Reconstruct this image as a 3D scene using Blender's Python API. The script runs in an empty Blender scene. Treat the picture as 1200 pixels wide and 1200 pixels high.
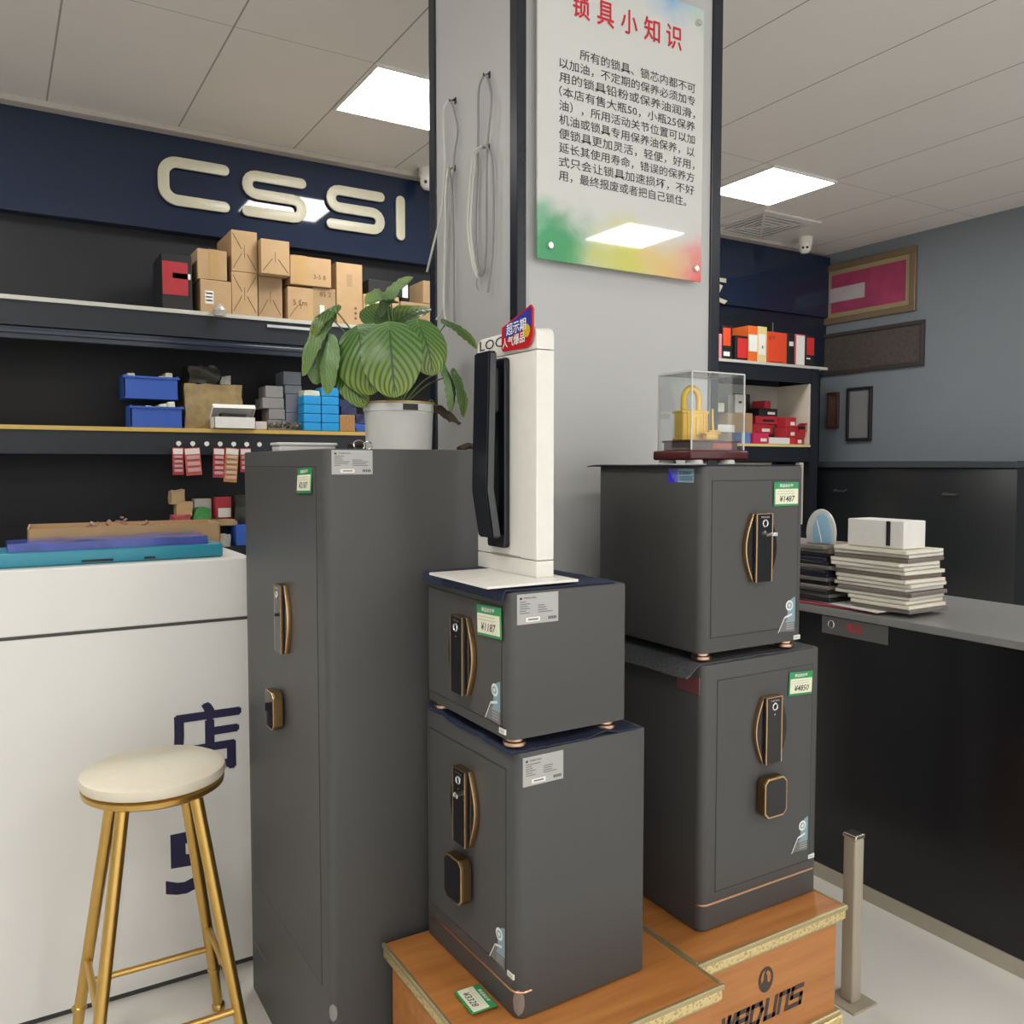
import bpy, bmesh, math, random
from mathutils import Vector, Matrix, noise
random.seed(7)
S = bpy.context.scene
COL = S.collection
PI = math.pi
R = math.radians

# ------------------------------------------------------------------ camera, world, exposure
cd = bpy.data.cameras.new('camera'); cam = bpy.data.objects.new('camera', cd); COL.objects.link(cam)
cd.sensor_width = 36; cd.lens = 30.3; cd.clip_start = 0.05
cam.location = (0, 0, 1.5)
cam.rotation_euler = (R(90) - math.atan(55 / 1010), 0, R(-31.1))
S.camera = cam
W = bpy.data.worlds.new('world'); S.world = W; W.use_nodes = True
W.node_tree.nodes['Background'].inputs[0].default_value = (1.0, 0.995, 0.99, 1)
W.node_tree.nodes['Background'].inputs[1].default_value = 0.95
S.view_settings.view_transform = 'Standard'; S.view_settings.look = 'None'
S.view_settings.gamma = 1; S.view_settings.use_curve_mapping = False
S.view_settings.exposure = 0.75
LAMP = 16.0

# ------------------------------------------------------------------ materials
def nt(name):
    m = bpy.data.materials.new(name); m.use_nodes = True
    t = m.node_tree; p = t.nodes['Principled BSDF']
    return m, t, p
def sv(p, **k):
    for a, b in k.items():
        p.inputs[a.replace('_', ' ')].default_value = b
MATS = {}
def mat(name, col, rough=0.5, metal=0.0, var=0.06, scale=30.0, bump=0.0, stretch=(1, 1, 1), coat=0.0, emit=0.0, spec=0.5):
    if name in MATS: return MATS[name]
    m, t, p = nt(name)
    c = tuple(col) + (1,)
    sv(p, Base_Color=c, Roughness=rough, Metallic=metal)
    p.inputs['Coat Weight'].default_value = coat
    p.inputs['Specular IOR Level'].default_value = spec
    tc = t.nodes.new('ShaderNodeTexCoord'); mp = t.nodes.new('ShaderNodeMapping'); mp.inputs['Scale'].default_value = stretch
    t.links.new(tc.outputs['Object'], mp.inputs[0])
    nz = t.nodes.new('ShaderNodeTexNoise'); nz.inputs['Scale'].default_value = scale; nz.inputs['Detail'].default_value = 3
    t.links.new(mp.outputs[0], nz.inputs['Vector'])
    mx = t.nodes.new('ShaderNodeMix'); mx.data_type = 'RGBA'
    mx.inputs[6].default_value = tuple(max(0, x * (1 - var)) for x in col) + (1,)
    mx.inputs[7].default_value = tuple(min(1, x * (1 + var)) for x in col) + (1,)
    t.links.new(nz.outputs['Fac'], mx.inputs[0]); t.links.new(mx.outputs[2], p.inputs['Base Color'])
    if bump:
        b = t.nodes.new('ShaderNodeBump'); b.inputs['Strength'].default_value = bump; b.inputs['Distance'].default_value = 0.002
        t.links.new(nz.outputs['Fac'], b.inputs['Height']); t.links.new(b.outputs[0], p.inputs['Normal'])
    if emit:
        p.inputs['Emission Color'].default_value = c; p.inputs['Emission Strength'].default_value = emit
    MATS[name] = m
    return m
def math_node(t, op, a, b=None):
    n = t.nodes.new('ShaderNodeMath'); n.operation = op
    for i, v in enumerate((a, b)):
        if v is None: continue
        if isinstance(v, (int, float)): n.inputs[i].default_value = v
        else: t.links.new(v, n.inputs[i])
    return n.outputs[0]

safe_grey = mat('safe_grey', (0.078, 0.078, 0.077), 0.46, 0.0, 0.03, 60, spec=0.28)
safe_dark = mat('safe_seam', (0.025, 0.025, 0.025), 0.6)
gold = mat('gold', (0.58, 0.38, 0.20), 0.26, 1.0)
gold_dark = mat('gold_dark_reflection', (0.26, 0.17, 0.075), 0.36, 1.0)  # gold of the knob sides, its colour darkened for the dark surroundings it reflects
rose = mat('rose_gold', (0.72, 0.42, 0.26), 0.35, 1.0)
copper = mat('copper_foot', (0.60, 0.40, 0.28), 0.3, 1.0)
bglass = mat('black_glass', (0.010, 0.010, 0.012), 0.06)
silver = mat('silver', (0.75, 0.75, 0.73), 0.25, 1.0)
white = mat('white_plastic', (0.80, 0.78, 0.72), 0.4)
whitep = mat('white_paper', (0.78, 0.77, 0.72), 0.7)
label_m = mat('label_silver', (0.42, 0.42, 0.40), 0.4)
ink = mat('ink', (0.03, 0.03, 0.035), 0.6)
ink2 = mat('ink_grey', (0.16, 0.16, 0.16), 0.6)
wtxt = mat('white_print', (0.8, 0.82, 0.8), 0.6)
green = mat('tag_green', (0.03, 0.30, 0.09), 0.35)
cream = mat('tag_cream', (0.78, 0.78, 0.60), 0.6)
tealst = mat('sticker_teal', (0.22, 0.36, 0.42), 0.3)
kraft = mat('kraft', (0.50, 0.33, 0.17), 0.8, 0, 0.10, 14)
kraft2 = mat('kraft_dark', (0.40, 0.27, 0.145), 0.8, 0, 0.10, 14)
tape = mat('packing_tape', (0.50, 0.32, 0.13), 0.3)
tapew = mat('tape_wrapped', (0.34, 0.25, 0.12), 0.2, 0, 0.4, 22, 1.0)
black = mat('black_matte', (0.012, 0.012, 0.014), 0.5)
rack = mat('rack_navy', (0.010, 0.013, 0.020), 0.45)
rackback = mat('rack_back', (0.008, 0.009, 0.013), 0.6)
shelfl = mat('shelf_lip', (0.55, 0.54, 0.48), 0.4)
yellow = mat('shelf_yellow', (0.62, 0.42, 0.10), 0.5)
navyb = mat('fascia_navy', (0.013, 0.024, 0.055), 0.045, 0, 0.05)
navycloth = mat('navy_cloth', (0.018, 0.026, 0.060), 0.95, 0, 0.4, 120, 1.0)
blackcloth = mat('black_cloth', (0.014, 0.017, 0.028), 0.9, 0, 0.4, 120, 0.8)
greymesh = mat('grey_mesh', (0.075, 0.08, 0.085), 0.9, 0, 0.9, 110, 3.0, (1, 3, 1))
creaml = mat('letter_cream', (0.60, 0.57, 0.43), 0.35)
creams = mat('letter_side', (0.06, 0.06, 0.06), 0.4)
navyink = mat('navy_ink', (0.015, 0.012, 0.06), 0.5)
trimnavy = mat('trim_navy', (0.010, 0.014, 0.022), 0.25)
colfront = mat('column_grey', (0.50, 0.50, 0.49), 0.42, 0, 0.02, 3)
counterw = mat('counter_white', (0.78, 0.775, 0.74), 0.35, 0, 0.02, 4)
stoolgold = mat('stool_gold', (0.62, 0.40, 0.12), 0.3, 1.0)
cushion = mat('stool_cushion', (0.74, 0.68, 0.54), 0.45)
blue = mat('box_blue', (0.01, 0.32, 0.72), 0.5)
binblue = mat('bin_blue', (0.03, 0.10, 0.45), 0.4)
dblue = mat('packet_dark_blue', (0.02, 0.03, 0.10), 0.35, 0, 0.5, 60)
greyb = mat('box_grey', (0.27, 0.26, 0.26), 0.6)
greyb2 = mat('box_grey_blue', (0.20, 0.22, 0.25), 0.5)
red = mat('red_box', (0.42, 0.025, 0.035), 0.45)
redb = mat('red_bright', (0.60, 0.03, 0.03), 0.4)
pink = mat('pink_box', (0.55, 0.03, 0.10), 0.45)
orange = mat('orange_box', (0.75, 0.14, 0.02), 0.5)
orred = mat('orange_red_box', (0.72, 0.07, 0.02), 0.5)
paley = mat('pale_yellow', (0.72, 0.58, 0.26), 0.5)
maroon = mat('maroon_wood', (0.085, 0.014, 0.016), 0.25, 0, 0.3, 30, 0, (1, 8, 8))
brownw = mat('dark_wood', (0.10, 0.055, 0.04), 0.35, 0, 0.3, 30)
lockgold = mat('padlock_yellow_gold', (0.90, 0.58, 0.09), 0.32, 0.25)
plaque = mat('plaque_red', (0.50, 0.09, 0.04), 0.4)
potw = mat('pot_white', (0.66, 0.66, 0.62), 0.35)
soil = mat('soil', (0.03, 0.02, 0.012), 0.9, 0, 0.5, 80)
stemg = mat('stem_green', (0.14, 0.20, 0.07), 0.5)
deadb = mat('dead_leaf', (0.055, 0.035, 0.022), 0.8, 0, 0.4, 60)
cable_m = mat('cable_white', (0.62, 0.62, 0.56), 0.5)
cableg = mat('cable_grey', (0.26, 0.26, 0.26), 0.5)
hookm = mat('hook_black', (0.01, 0.01, 0.01), 0.4)
clearbag = mat('clear_bag', (0.40, 0.38, 0.33), 0.15, 0, 0.4, 60, 1.0)
bagdark = mat('dark_bag', (0.03, 0.028, 0.022), 0.35, 0, 0.6, 40, 1.0)
navyslab = mat('lock_black', (0.008, 0.010, 0.014), 0.22)
slabside = mat('lock_grey_edge', (0.075, 0.078, 0.08), 0.35, 0.4)
blackdesk = mat('desk_black', (0.008, 0.008, 0.010), 0.22)
wallgrey = mat('wall_grey_blue', (0.20, 0.225, 0.25), 0.6, 0, 0.03, 5)
tealt = mat('case_teal', (0.03, 0.26, 0.36), 0.35)
purplec = mat('case_cover_blue', (0.06, 0.09, 0.36), 0.15, 0, 0.5, 25)
skyb = mat('mask_blue', (0.30, 0.52, 0.68), 0.5)
creampap = mat('cream_paper', (0.66, 0.60, 0.45), 0.7)
greenbag = mat('green_bag', (0.06, 0.26, 0.07), 0.3, 0, 0.5, 40, 0.8)

def wood():
    m, t, p = nt('orange_wood'); sv(p, Roughness=0.35)
    tc = t.nodes.new('ShaderNodeTexCoord'); mp = t.nodes.new('ShaderNodeMapping'); mp.inputs['Scale'].default_value = (1.2, 14, 14)
    t.links.new(tc.outputs['Object'], mp.inputs[0])
    n = t.nodes.new('ShaderNodeTexNoise'); n.inputs['Scale'].default_value = 2.5; n.inputs['Detail'].default_value = 5
    t.links.new(mp.outputs[0], n.inputs['Vector'])
    r = t.nodes.new('ShaderNodeValToRGB')
    r.color_ramp.elements[0].color = (0.38, 0.140, 0.035, 1); r.color_ramp.elements[1].color = (0.52, 0.215, 0.058, 1)
    r.color_ramp.elements[0].position = 0.3; r.color_ramp.elements[1].position = 0.7
    t.links.new(n.outputs['Fac'], r.inputs[0]); t.links.new(r.outputs[0], p.inputs['Base Color'])
    return m
woodm = wood()
def trimgold():
    m, t, p = nt('embossed_gold'); sv(p, Roughness=0.38, Metallic=0.75)
    tc = t.nodes.new('ShaderNodeTexCoord')
    v = t.nodes.new('ShaderNodeTexVoronoi'); v.inputs['Scale'].default_value = 130
    t.links.new(tc.outputs['Object'], v.inputs['Vector'])
    r = t.nodes.new('ShaderNodeValToRGB')
    r.color_ramp.elements[0].color = (0.36, 0.26, 0.10, 1); r.color_ramp.elements[1].color = (0.78, 0.64, 0.32, 1)
    r.color_ramp.elements[1].position = 0.5
    t.links.new(v.outputs['Distance'], r.inputs[0]); t.links.new(r.outputs[0], p.inputs['Base Color'])
    b = t.nodes.new('ShaderNodeBump'); b.inputs['Strength'].default_value = 0.5; b.inputs['Distance'].default_value = 0.002
    t.links.new(v.outputs['Distance'], b.inputs['Height']); t.links.new(b.outputs[0], p.inputs['Normal'])
    return m
trimg = trimgold()
trimplain = mat('gold_strip_plain', (0.48, 0.40, 0.22), 0.4, 0.7)

def grid_mat(name, base, line, px, py, ox, oy, w, wy, rough, var=0.03):
    m, t, p = nt(name); sv(p, Roughness=rough)
    tc = t.nodes.new('ShaderNodeTexCoord'); sx = t.nodes.new('ShaderNodeSeparateXYZ'); t.links.new(tc.outputs['Object'], sx.inputs[0])
    def ln(o, per, off, ww):
        f = math_node(t, 'FRACT', math_node(t, 'ADD', math_node(t, 'DIVIDE', math_node(t, 'SUBTRACT', o, off), per), 0.5))
        return math_node(t, 'LESS_THAN', math_node(t, 'ABSOLUTE', math_node(t, 'SUBTRACT', f, 0.5)), ww / per)
    l = math_node(t, 'MAXIMUM', ln(sx.outputs[0], px, ox, w), ln(sx.outputs[1], py, oy, wy))
    n = t.nodes.new('ShaderNodeTexNoise'); n.inputs['Scale'].default_value = 1.3
    t.links.new(tc.outputs['Object'], n.inputs['Vector'])
    a = t.nodes.new('ShaderNodeMix'); a.data_type = 'RGBA'
    a.inputs[6].default_value = tuple(x * (1 - var) for x in base) + (1,); a.inputs[7].default_value = tuple(x * (1 + var) for x in base) + (1,)
    t.links.new(n.outputs['Fac'], a.inputs[0])
    b = t.nodes.new('ShaderNodeMix'); b.data_type = 'RGBA'; b.inputs[7].default_value = tuple(line) + (1,)
    t.links.new(l, b.inputs[0]); t.links.new(a.outputs[2], b.inputs[6]); t.links.new(b.outputs[2], p.inputs['Base Color'])
    return m
ceil_m = grid_mat('ceiling_tiles', (0.80, 0.755, 0.71), (0.36, 0.33, 0.30), 0.62, 2.48, 0.905, 3.715, 0.004, 0.002, 0.55)
floor_m = grid_mat('floor_tiles', (0.80, 0.78, 0.73), (0.30, 0.29, 0.27), 0.8, 0.8, 0.16, 0.28, 0.002, 0.002, 0.16)

def leaf_mat(name, dark, light, tipc):
    m, t, p = nt(name); sv(p, Roughness=0.38)
    uv = t.nodes.new('ShaderNodeUVMap'); uv.uv_map = 'uv'
    sx = t.nodes.new('ShaderNodeSeparateXYZ'); t.links.new(uv.outputs[0], sx.inputs[0])
    au = math_node(t, 'ABSOLUTE', math_node(t, 'SUBTRACT', sx.outputs[0], 0.5))
    ph = math_node(t, 'SUBTRACT', math_node(t, 'MULTIPLY', sx.outputs[1], 7.0), math_node(t, 'MULTIPLY', au, 8.5))
    s = math_node(t, 'SINE', math_node(t, 'MULTIPLY', ph, 2 * PI))
    f = math_node(t, 'MULTIPLY_ADD', s, 0.5); f.node.inputs[2].default_value = 0.5
    mid = math_node(t, 'LESS_THAN', au, 0.02)
    f2 = math_node(t, 'MULTIPLY', math_node(t, 'POWER', f, 0.55), math_node(t, 'SUBTRACT', 1.0, mid))
    a = t.nodes.new('ShaderNodeMix'); a.data_type = 'RGBA'; a.inputs[6].default_value = light + (1,); a.inputs[7].default_value = tipc + (1,)
    t.links.new(math_node(t, 'POWER', sx.outputs[1], 2.0), a.inputs[0])
    b = t.nodes.new('ShaderNodeMix'); b.data_type = 'RGBA'; b.inputs[6].default_value = dark + (1,)
    t.links.new(f2, b.inputs[0]); t.links.new(a.outputs[2], b.inputs[7]); t.links.new(b.outputs[2], p.inputs['Base Color'])
    return m
leafm = leaf_mat('leaf_green', (0.028, 0.075, 0.020), (0.095, 0.195, 0.045), (0.25, 0.33, 0.035))
leafu = leaf_mat('leaf_underside', (0.10, 0.18, 0.065), (0.16, 0.26, 0.10), (0.21, 0.32, 0.08))

def poster_mat():
    m, t, p = nt('poster_print'); sv(p, Roughness=0.035)
    p.inputs['Coat Weight'].default_value = 0.3; p.inputs['Coat Roughness'].default_value = 0.02
    tc = t.nodes.new('ShaderNodeTexCoord')
    nz = t.nodes.new('ShaderNodeTexNoise'); nz.inputs['Scale'].default_value = 9; nz.inputs['Detail'].default_value = 4
    t.links.new(tc.outputs['Object'], nz.inputs['Vector'])
    ad = t.nodes.new('ShaderNodeVectorMath'); ad.operation = 'MULTIPLY_ADD'
    t.links.new(nz.outputs['Color'], ad.inputs[0]); ad.inputs[1].default_value = (0.16, 0, 0.16)
    t.links.new(tc.outputs['Object'], ad.inputs[2])
    cur = None
    base = (0.64, 0.65, 0.62, 1)
    for c, r0, r1, col, k in (((0.06, 0.03), 0.05, 0.15, (0.04, 0.34, 0.13), 0.95), ((-0.01, 0.12), 0.0, 0.08, (0.10, 0.45, 0.25), 0.5), ((0.18, 0.03), 0.0, 0.10, (0.25, 0.50, 0.12), 0.6), ((0.30, 0.02), 0.03, 0.16, (0.62, 0.62, 0.10), 0.9),
                          ((0.44, 0.02), 0.0, 0.14, (0.80, 0.50, 0.12), 0.8), ((0.60, 0.00), 0.03, 0.17, (0.85, 0.10, 0.10), 0.9), ((0.66, 0.10), 0.0, 0.14, (0.85, 0.25, 0.25), 0.6),
                          ((0.45, 0.86), 0.02, 0.17, (0.10, 0.40, 0.75), 0.95), ((0.60, 0.84), 0.0, 0.16, (0.20, 0.60, 0.45), 0.8), ((0.28, 0.87), 0.0, 0.12, (0.45, 0.65, 0.80), 0.6)):
        d = t.nodes.new('ShaderNodeVectorMath'); d.operation = 'DISTANCE'
        t.links.new(ad.outputs[0], d.inputs[0]); d.inputs[1].default_value = (c[0] + 0.08, 0, c[1] + 0.08)
        mr = t.nodes.new('ShaderNodeMapRange'); mr.interpolation_type = 'SMOOTHSTEP'
        t.links.new(d.outputs['Value'], mr.inputs[0]); mr.inputs[1].default_value = r0; mr.inputs[2].default_value = r1
        mr.inputs[3].default_value = k; mr.inputs[4].default_value = 0
        mx = t.nodes.new('ShaderNodeMix'); mx.data_type = 'RGBA'
        t.links.new(mr.outputs[0], mx.inputs[0]); mx.inputs[7].default_value = col + (1,)
        if cur is None: mx.inputs[6].default_value = base
        else: t.links.new(cur, mx.inputs[6])
        cur = mx.outputs[2]
    t.links.new(cur, p.inputs['Base Color'])
    return m

def acrylic():
    m = bpy.data.materials.new('clear_acrylic'); m.use_nodes = True; t = m.node_tree; t.nodes.clear()
    o = t.nodes.new('ShaderNodeOutputMaterial'); tr = t.nodes.new('ShaderNodeBsdfTransparent'); gl = t.nodes.new('ShaderNodeBsdfGlossy'); df = t.nodes.new('ShaderNodeBsdfDiffuse')
    tr.inputs[0].default_value = (0.97, 0.98, 0.98, 1); gl.inputs['Roughness'].default_value = 0.02; df.inputs[0].default_value = (0.8, 0.8, 0.78, 1)
    fr = t.nodes.new('ShaderNodeFresnel'); fr.inputs[0].default_value = 1.3
    a = t.nodes.new('ShaderNodeMixShader'); b = t.nodes.new('ShaderNodeMixShader'); b.inputs[0].default_value = 0.012
    t.links.new(fr.outputs[0], a.inputs[0]); t.links.new(tr.outputs[0], a.inputs[1]); t.links.new(gl.outputs[0], a.inputs[2])
    t.links.new(a.outputs[0], b.inputs[1]); t.links.new(df.outputs[0], b.inputs[2]); t.links.new(b.outputs[0], o.inputs[0])
    return m
acrm = acrylic()
acredge = mat('acrylic_edge', (0.62, 0.62, 0.57), 0.2)
lampm = mat('lamp_diffuser', (1.0, 0.985, 0.955), 0.5, emit=LAMP)

# ------------------------------------------------------------------ mesh helpers
class B:
    def __init__(s): s.bm = bmesh.new()
    def merge(s, tmp, M=None):
        if M is not None: bmesh.ops.transform(tmp, matrix=M, verts=tmp.verts)
        me = bpy.data.meshes.new('tmp'); tmp.to_mesh(me); tmp.free(); s.bm.from_mesh(me); bpy.data.meshes.remove(me); return s
    def box(s, x0, x1, y0, y1, z0, z1, bev=0.0, seg=2, M=None):
        t = bmesh.new(); bmesh.ops.create_cube(t, size=1)
        for v in t.verts: v.co = Vector((x0 + (v.co.x + .5) * (x1 - x0), y0 + (v.co.y + .5) * (y1 - y0), z0 + (v.co.z + .5) * (z1 - z0)))
        if bev: bmesh.ops.bevel(t, geom=t.edges[:], offset=bev, segments=seg, affect='EDGES', profile=0.5)
        return s.merge(t, M)
    def prism(s, pts, o, u, v, n, d, bev=0.0):
        """outline pts (a,b) on plane o+a*u+b*v, extruded by d along n"""
        o, u, v, n = Vector(o), Vector(u), Vector(v), Vector(n)
        t = bmesh.new()
        vs = [t.verts.new(o + u * a + v * b) for a, b in pts]
        f = t.faces.new(vs)
        if d:
            r = bmesh.ops.extrude_face_region(t, geom=[f])
            bmesh.ops.translate(t, vec=n * d, verts=[x for x in r['geom'] if isinstance(x, bmesh.types.BMVert)])
            bmesh.ops.recalc_face_normals(t, faces=t.faces[:])
            if bev:
                es = [e for e in t.edges if len(e.link_faces) == 2 and e.calc_face_angle(0) > 1.2 and any(len(q.verts) > 4 or len(pts) == 4 for q in e.link_faces)]
                bmesh.ops.bevel(t, geom=es, offset=bev, segments=2, affect='EDGES', profile=0.5)
        else:
            f.normal_update()
            if f.normal.dot(n) < 0: f.normal_flip()
        return s.merge(t)
    def tube(s, pts, r, k=8, closed=False, smooth=True, r1=None):
        pts = [Vector(p) for p in pts]
        if smooth and len(pts) > 2: pts = spline(pts, closed)
        n = len(pts); rings = []; t = bmesh.new()
        up = None
        for i, p in enumerate(pts):
            a = pts[(i + 1) % n] if (closed or i < n - 1) else p
            b = pts[(i - 1) % n] if (closed or i > 0) else p
            d = (a - b).normalized()
            if up is None: up = d.orthogonal().normalized()
            up = (up - d * up.dot(d)); up = up.normalized() if up.length > 1e-6 else d.orthogonal().normalized()
            w = d.cross(up)
            rr = r if r1 is None else r + (r1 - r) * i / (n - 1)
            rings.append([t.verts.new(p + (up * math.cos(2 * PI * j / k) + w * math.sin(2 * PI * j / k)) * rr) for j in range(k)])
        for i in range(n if closed else n - 1):
            A, C = rings[i], rings[(i + 1) % n]
            for j in range(k): t.faces.new((A[j], A[(j + 1) % k], C[(j + 1) % k], C[j]))
        if not closed: t.faces.new(rings[0][::-1]); t.faces.new(rings[-1])
        bmesh.ops.recalc_face_normals(t, faces=t.faces[:])
        return s.merge(t)
    def lathe(s, prof, c=(0, 0, 0), k=32, M=None):
        t = bmesh.new(); rings = []
        for r, z in prof:
            if r < 1e-6: rings.append([t.verts.new((c[0], c[1], c[2] + z))])
            else: rings.append([t.verts.new((c[0] + r * math.cos(2 * PI * j / k), c[1] + r * math.sin(2 * PI * j / k), c[2] + z)) for j in range(k)])
        for A, C in zip(rings, rings[1:]):
            for j in range(k):
                a, b = A[j % len(A)], A[(j + 1) % len(A)]; c2, d2 = C[(j + 1) % len(C)], C[j % len(C)]
                q = []
                for x in (a, b, c2, d2):
                    if x not in q: q.append(x)
                if len(q) > 2: t.faces.new(q)
        bmesh.ops.recalc_face_normals(t, faces=t.faces[:])
        return s.merge(t, M)
    def text(s, body, o, u, v, w=None, h=None, bold=0.0, shear=0.0, center=False):
        c = bpy.data.curves.new('t', 'FONT'); c.body = body; c.offset = bold; c.shear = shear; c.resolution_u = 2
        ob = bpy.data.objects.new('t', c); COL.objects.link(ob); bpy.context.view_layer.update()
        me = bpy.data.meshes.new_from_object(ob.evaluated_get(bpy.context.evaluated_depsgraph_get()))
        bpy.data.objects.remove(ob); bpy.data.curves.remove(c)
        xs = [q.co.x for q in me.vertices]; ys = [q.co.y for q in me.vertices]
        if not xs: return s
        x0, x1, y0, y1 = min(xs), max(xs), min(ys), max(ys)
        sx = w / (x1 - x0) if w else h / (y1 - y0); sy = h / (y1 - y0) if h else sx
        o, u, v = Vector(o), Vector(u), Vector(v)
        if center: o = o - u * ((x1 - x0) * sx / 2)
        for q in me.vertices: q.co = o + u * ((q.co.x - x0) * sx) + v * ((q.co.y - y0) * sy)
        s.bm.from_mesh(me); bpy.data.meshes.remove(me)
        return s
    def build(s, name, m, parent=None, smooth=False):
        me = bpy.data.meshes.new(name); s.bm.to_mesh(me); s.bm.free()
        me.materials.append(m)
        if smooth:
            for p in me.polygons: p.use_smooth = True
            me.set_sharp_from_angle(angle=R(38))
        o = bpy.data.objects.new(name, me); COL.objects.link(o)
        if parent is not None: o.parent = parent
        return o
def spline(p, closed=False, k=6):
    out = []; n = len(p)
    for i in range(n if closed else n - 1):
        a, b, c, d = (p[(i + q) % n] if closed else p[min(max(i + q, 0), n - 1)] for q in (-1, 0, 1, 2))
        for j in range(k):
            t = j / k
            out.append(0.5 * ((2 * b) + (c - a) * t + (2 * a - 5 * b + 4 * c - d) * t * t + (3 * b - a - 3 * c + d) * t ** 3))
    if not closed: out.append(p[-1])
    return out
def tag(o, label=None, cat=None, group=None, kind=None):
    if label: o['label'] = label
    if cat: o['category'] = cat
    if group: o['group'] = group
    if kind: o['kind'] = kind
    return o
def thing(name, label, cat, loc=(0, 0, 0), rz=0.0, group=None):
    o = bpy.data.objects.new(name, None); COL.objects.link(o); o.empty_display_size = 0.05
    o.location = loc; o.rotation_euler = (0, 0, rz)
    return tag(o, label, cat, group)
def struct(o): o['kind'] = 'structure'; return o
def rrect(x0, x1, y0, y1, r, k=5):
    out = []
    for cx, cy, a in ((x1 - r, y0 + r, -90), (x1 - r, y1 - r, 0), (x0 + r, y1 - r, 90), (x0 + r, y0 + r, 180)):
        for i in range(k + 1): q = R(a + 90 * i / k); out.append((cx + r * math.cos(q), cy + r * math.sin(q)))
    return out
def ribbon(pts, w, k=8):
    pts = [Vector((a, b)) for a, b in pts]; L, Rr = [], []
    n = len(pts)
    for i, p in enumerate(pts):
        d = (pts[min(i + 1, n - 1)] - pts[max(i - 1, 0)]).normalized(); q = Vector((-d.y, d.x)) * w / 2
        L.append(p + q); Rr.append(p - q)
    def cap(c, d):
        a0 = math.atan2(d.y, d.x)
        return [c + Vector((math.cos(a0 + PI / 2 - PI * j / k), math.sin(a0 + PI / 2 - PI * j / k))) * w / 2 for j in range(1, k)]
    e = cap(pts[-1], (pts[-1] - pts[-2])); st = cap(pts[0], (pts[0] - pts[1]))
    return [tuple(q) for q in (L + e + Rr[::-1] + st)]
def arc(cx, cy, r, a0, a1, k=8):
    return [(cx + r * math.cos(R(a0 + (a1 - a0) * i / k)), cy + r * math.sin(R(a0 + (a1 - a0) * i / k))) for i in range(k + 1)]
XA, YA, ZA = Vector((1, 0, 0)), Vector((0, 1, 0)), Vector((0, 0, 1))

# ------------------------------------------------------------------ room shell
H = 3.3
struct(B().box(-2.5, 6.3, -3.2, 5.2, -0.1, 0).build('floor', floor_m))
struct(B().box(-2.5, 6.3, -3.2, 5.2, H, H + 0.1).build('ceiling', ceil_m))
wb = struct(B().box(-2.6, 6.3, 5.08, 5.2, 0, H).build('wall_back', rackback))
struct(B().box(-2.6, 6.2, 5.0, 5.08, 2.762, H - 0.03, 0.002).build('fascia_board', navyb, wb))
struct(B().box(3.9, 6.2, 5.03, 5.08, 2.27, 2.762, 0.002).build('fascia_lower_panel', mat('fascia_matte', (0.010, 0.016, 0.032), 0.3), wb))
struct(B().box(6.2, 6.3, -3.2, 5.2, 0, H).build('wall_right', wallgrey))
struct(B().box(-2.6, -2.5, -3.2, 5.2, 0, H).build('wall_left', mat('wall_white', (0.66, 0.65, 0.63), 0.6)))
struct(B().box(-2.5, 5.85, 4.93, 5.08, H - 0.03, H, 0.004).build('trim_1', mat('cornice', (0.55, 0.51, 0.46), 0.5)))

# ceiling panel lights: a regular grid, two of them in view, the others behind the column and the camera
panels = [(1.815, 3.99, 'square ceiling light panel partly cut off by the left edge of the column'),
          (4.36, 3.99, 'square ceiling light panel right of the column, above the air vent'),
          (4.36, -1.53, None), (1.815, -1.53, None), (4.36, 1.23, None), (-0.73, 3.99, None), (-0.73, 1.23, None), (-0.73, -1.53, None)]
for px, py, lab in panels:
    r = thing('ceiling_light', lab or 'square ceiling light panel behind or above the camera', 'ceiling light', (px, py, H - 0.012), 0, 'ceiling light panels')
    B().box(-0.275, 0.275, -0.27, 0.27, 0, 0.011).build('diffuser', lampm, r)
    f = B()
    for a in ((-0.29, 0.29, -0.285, -0.27), (-0.29, 0.29, 0.27, 0.285), (-0.29, -0.275, -0.27, 0.27), (0.275, 0.29, -0.27, 0.27)): f.box(*a, -0.002, 0.0115)
    f.build('frame', white, r)

# column clad in grey panels, dark corner strips
CX0, CX1, CY0, CY1 = 1.195, 1.905, 1.95, 2.465
co = struct(B().box(CX0, CX1, CY0, CY1, 0, H).build('column', colfront))
for n, (x0, x1, y0, y1) in enumerate(((CX0 - 0.006, CX0 + 0.022, CY0 - 0.006, CY0 + 0.034), (CX1 - 0.034, CX1 + 0.006, CY0 - 0.006, CY0 + 0.03),
                                      (CX0 - 0.006, CX0 + 0.03, CY1 - 0.036, CY1 + 0.006), (CX1 - 0.03, CX1 + 0.006, CY1 - 0.03, CY1 + 0.006))):
    struct(B().box(x0, x1, y0, y1, 0, H - 0.001, 0.003).build('trim_%d' % (n + 2), trimnavy))

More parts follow.
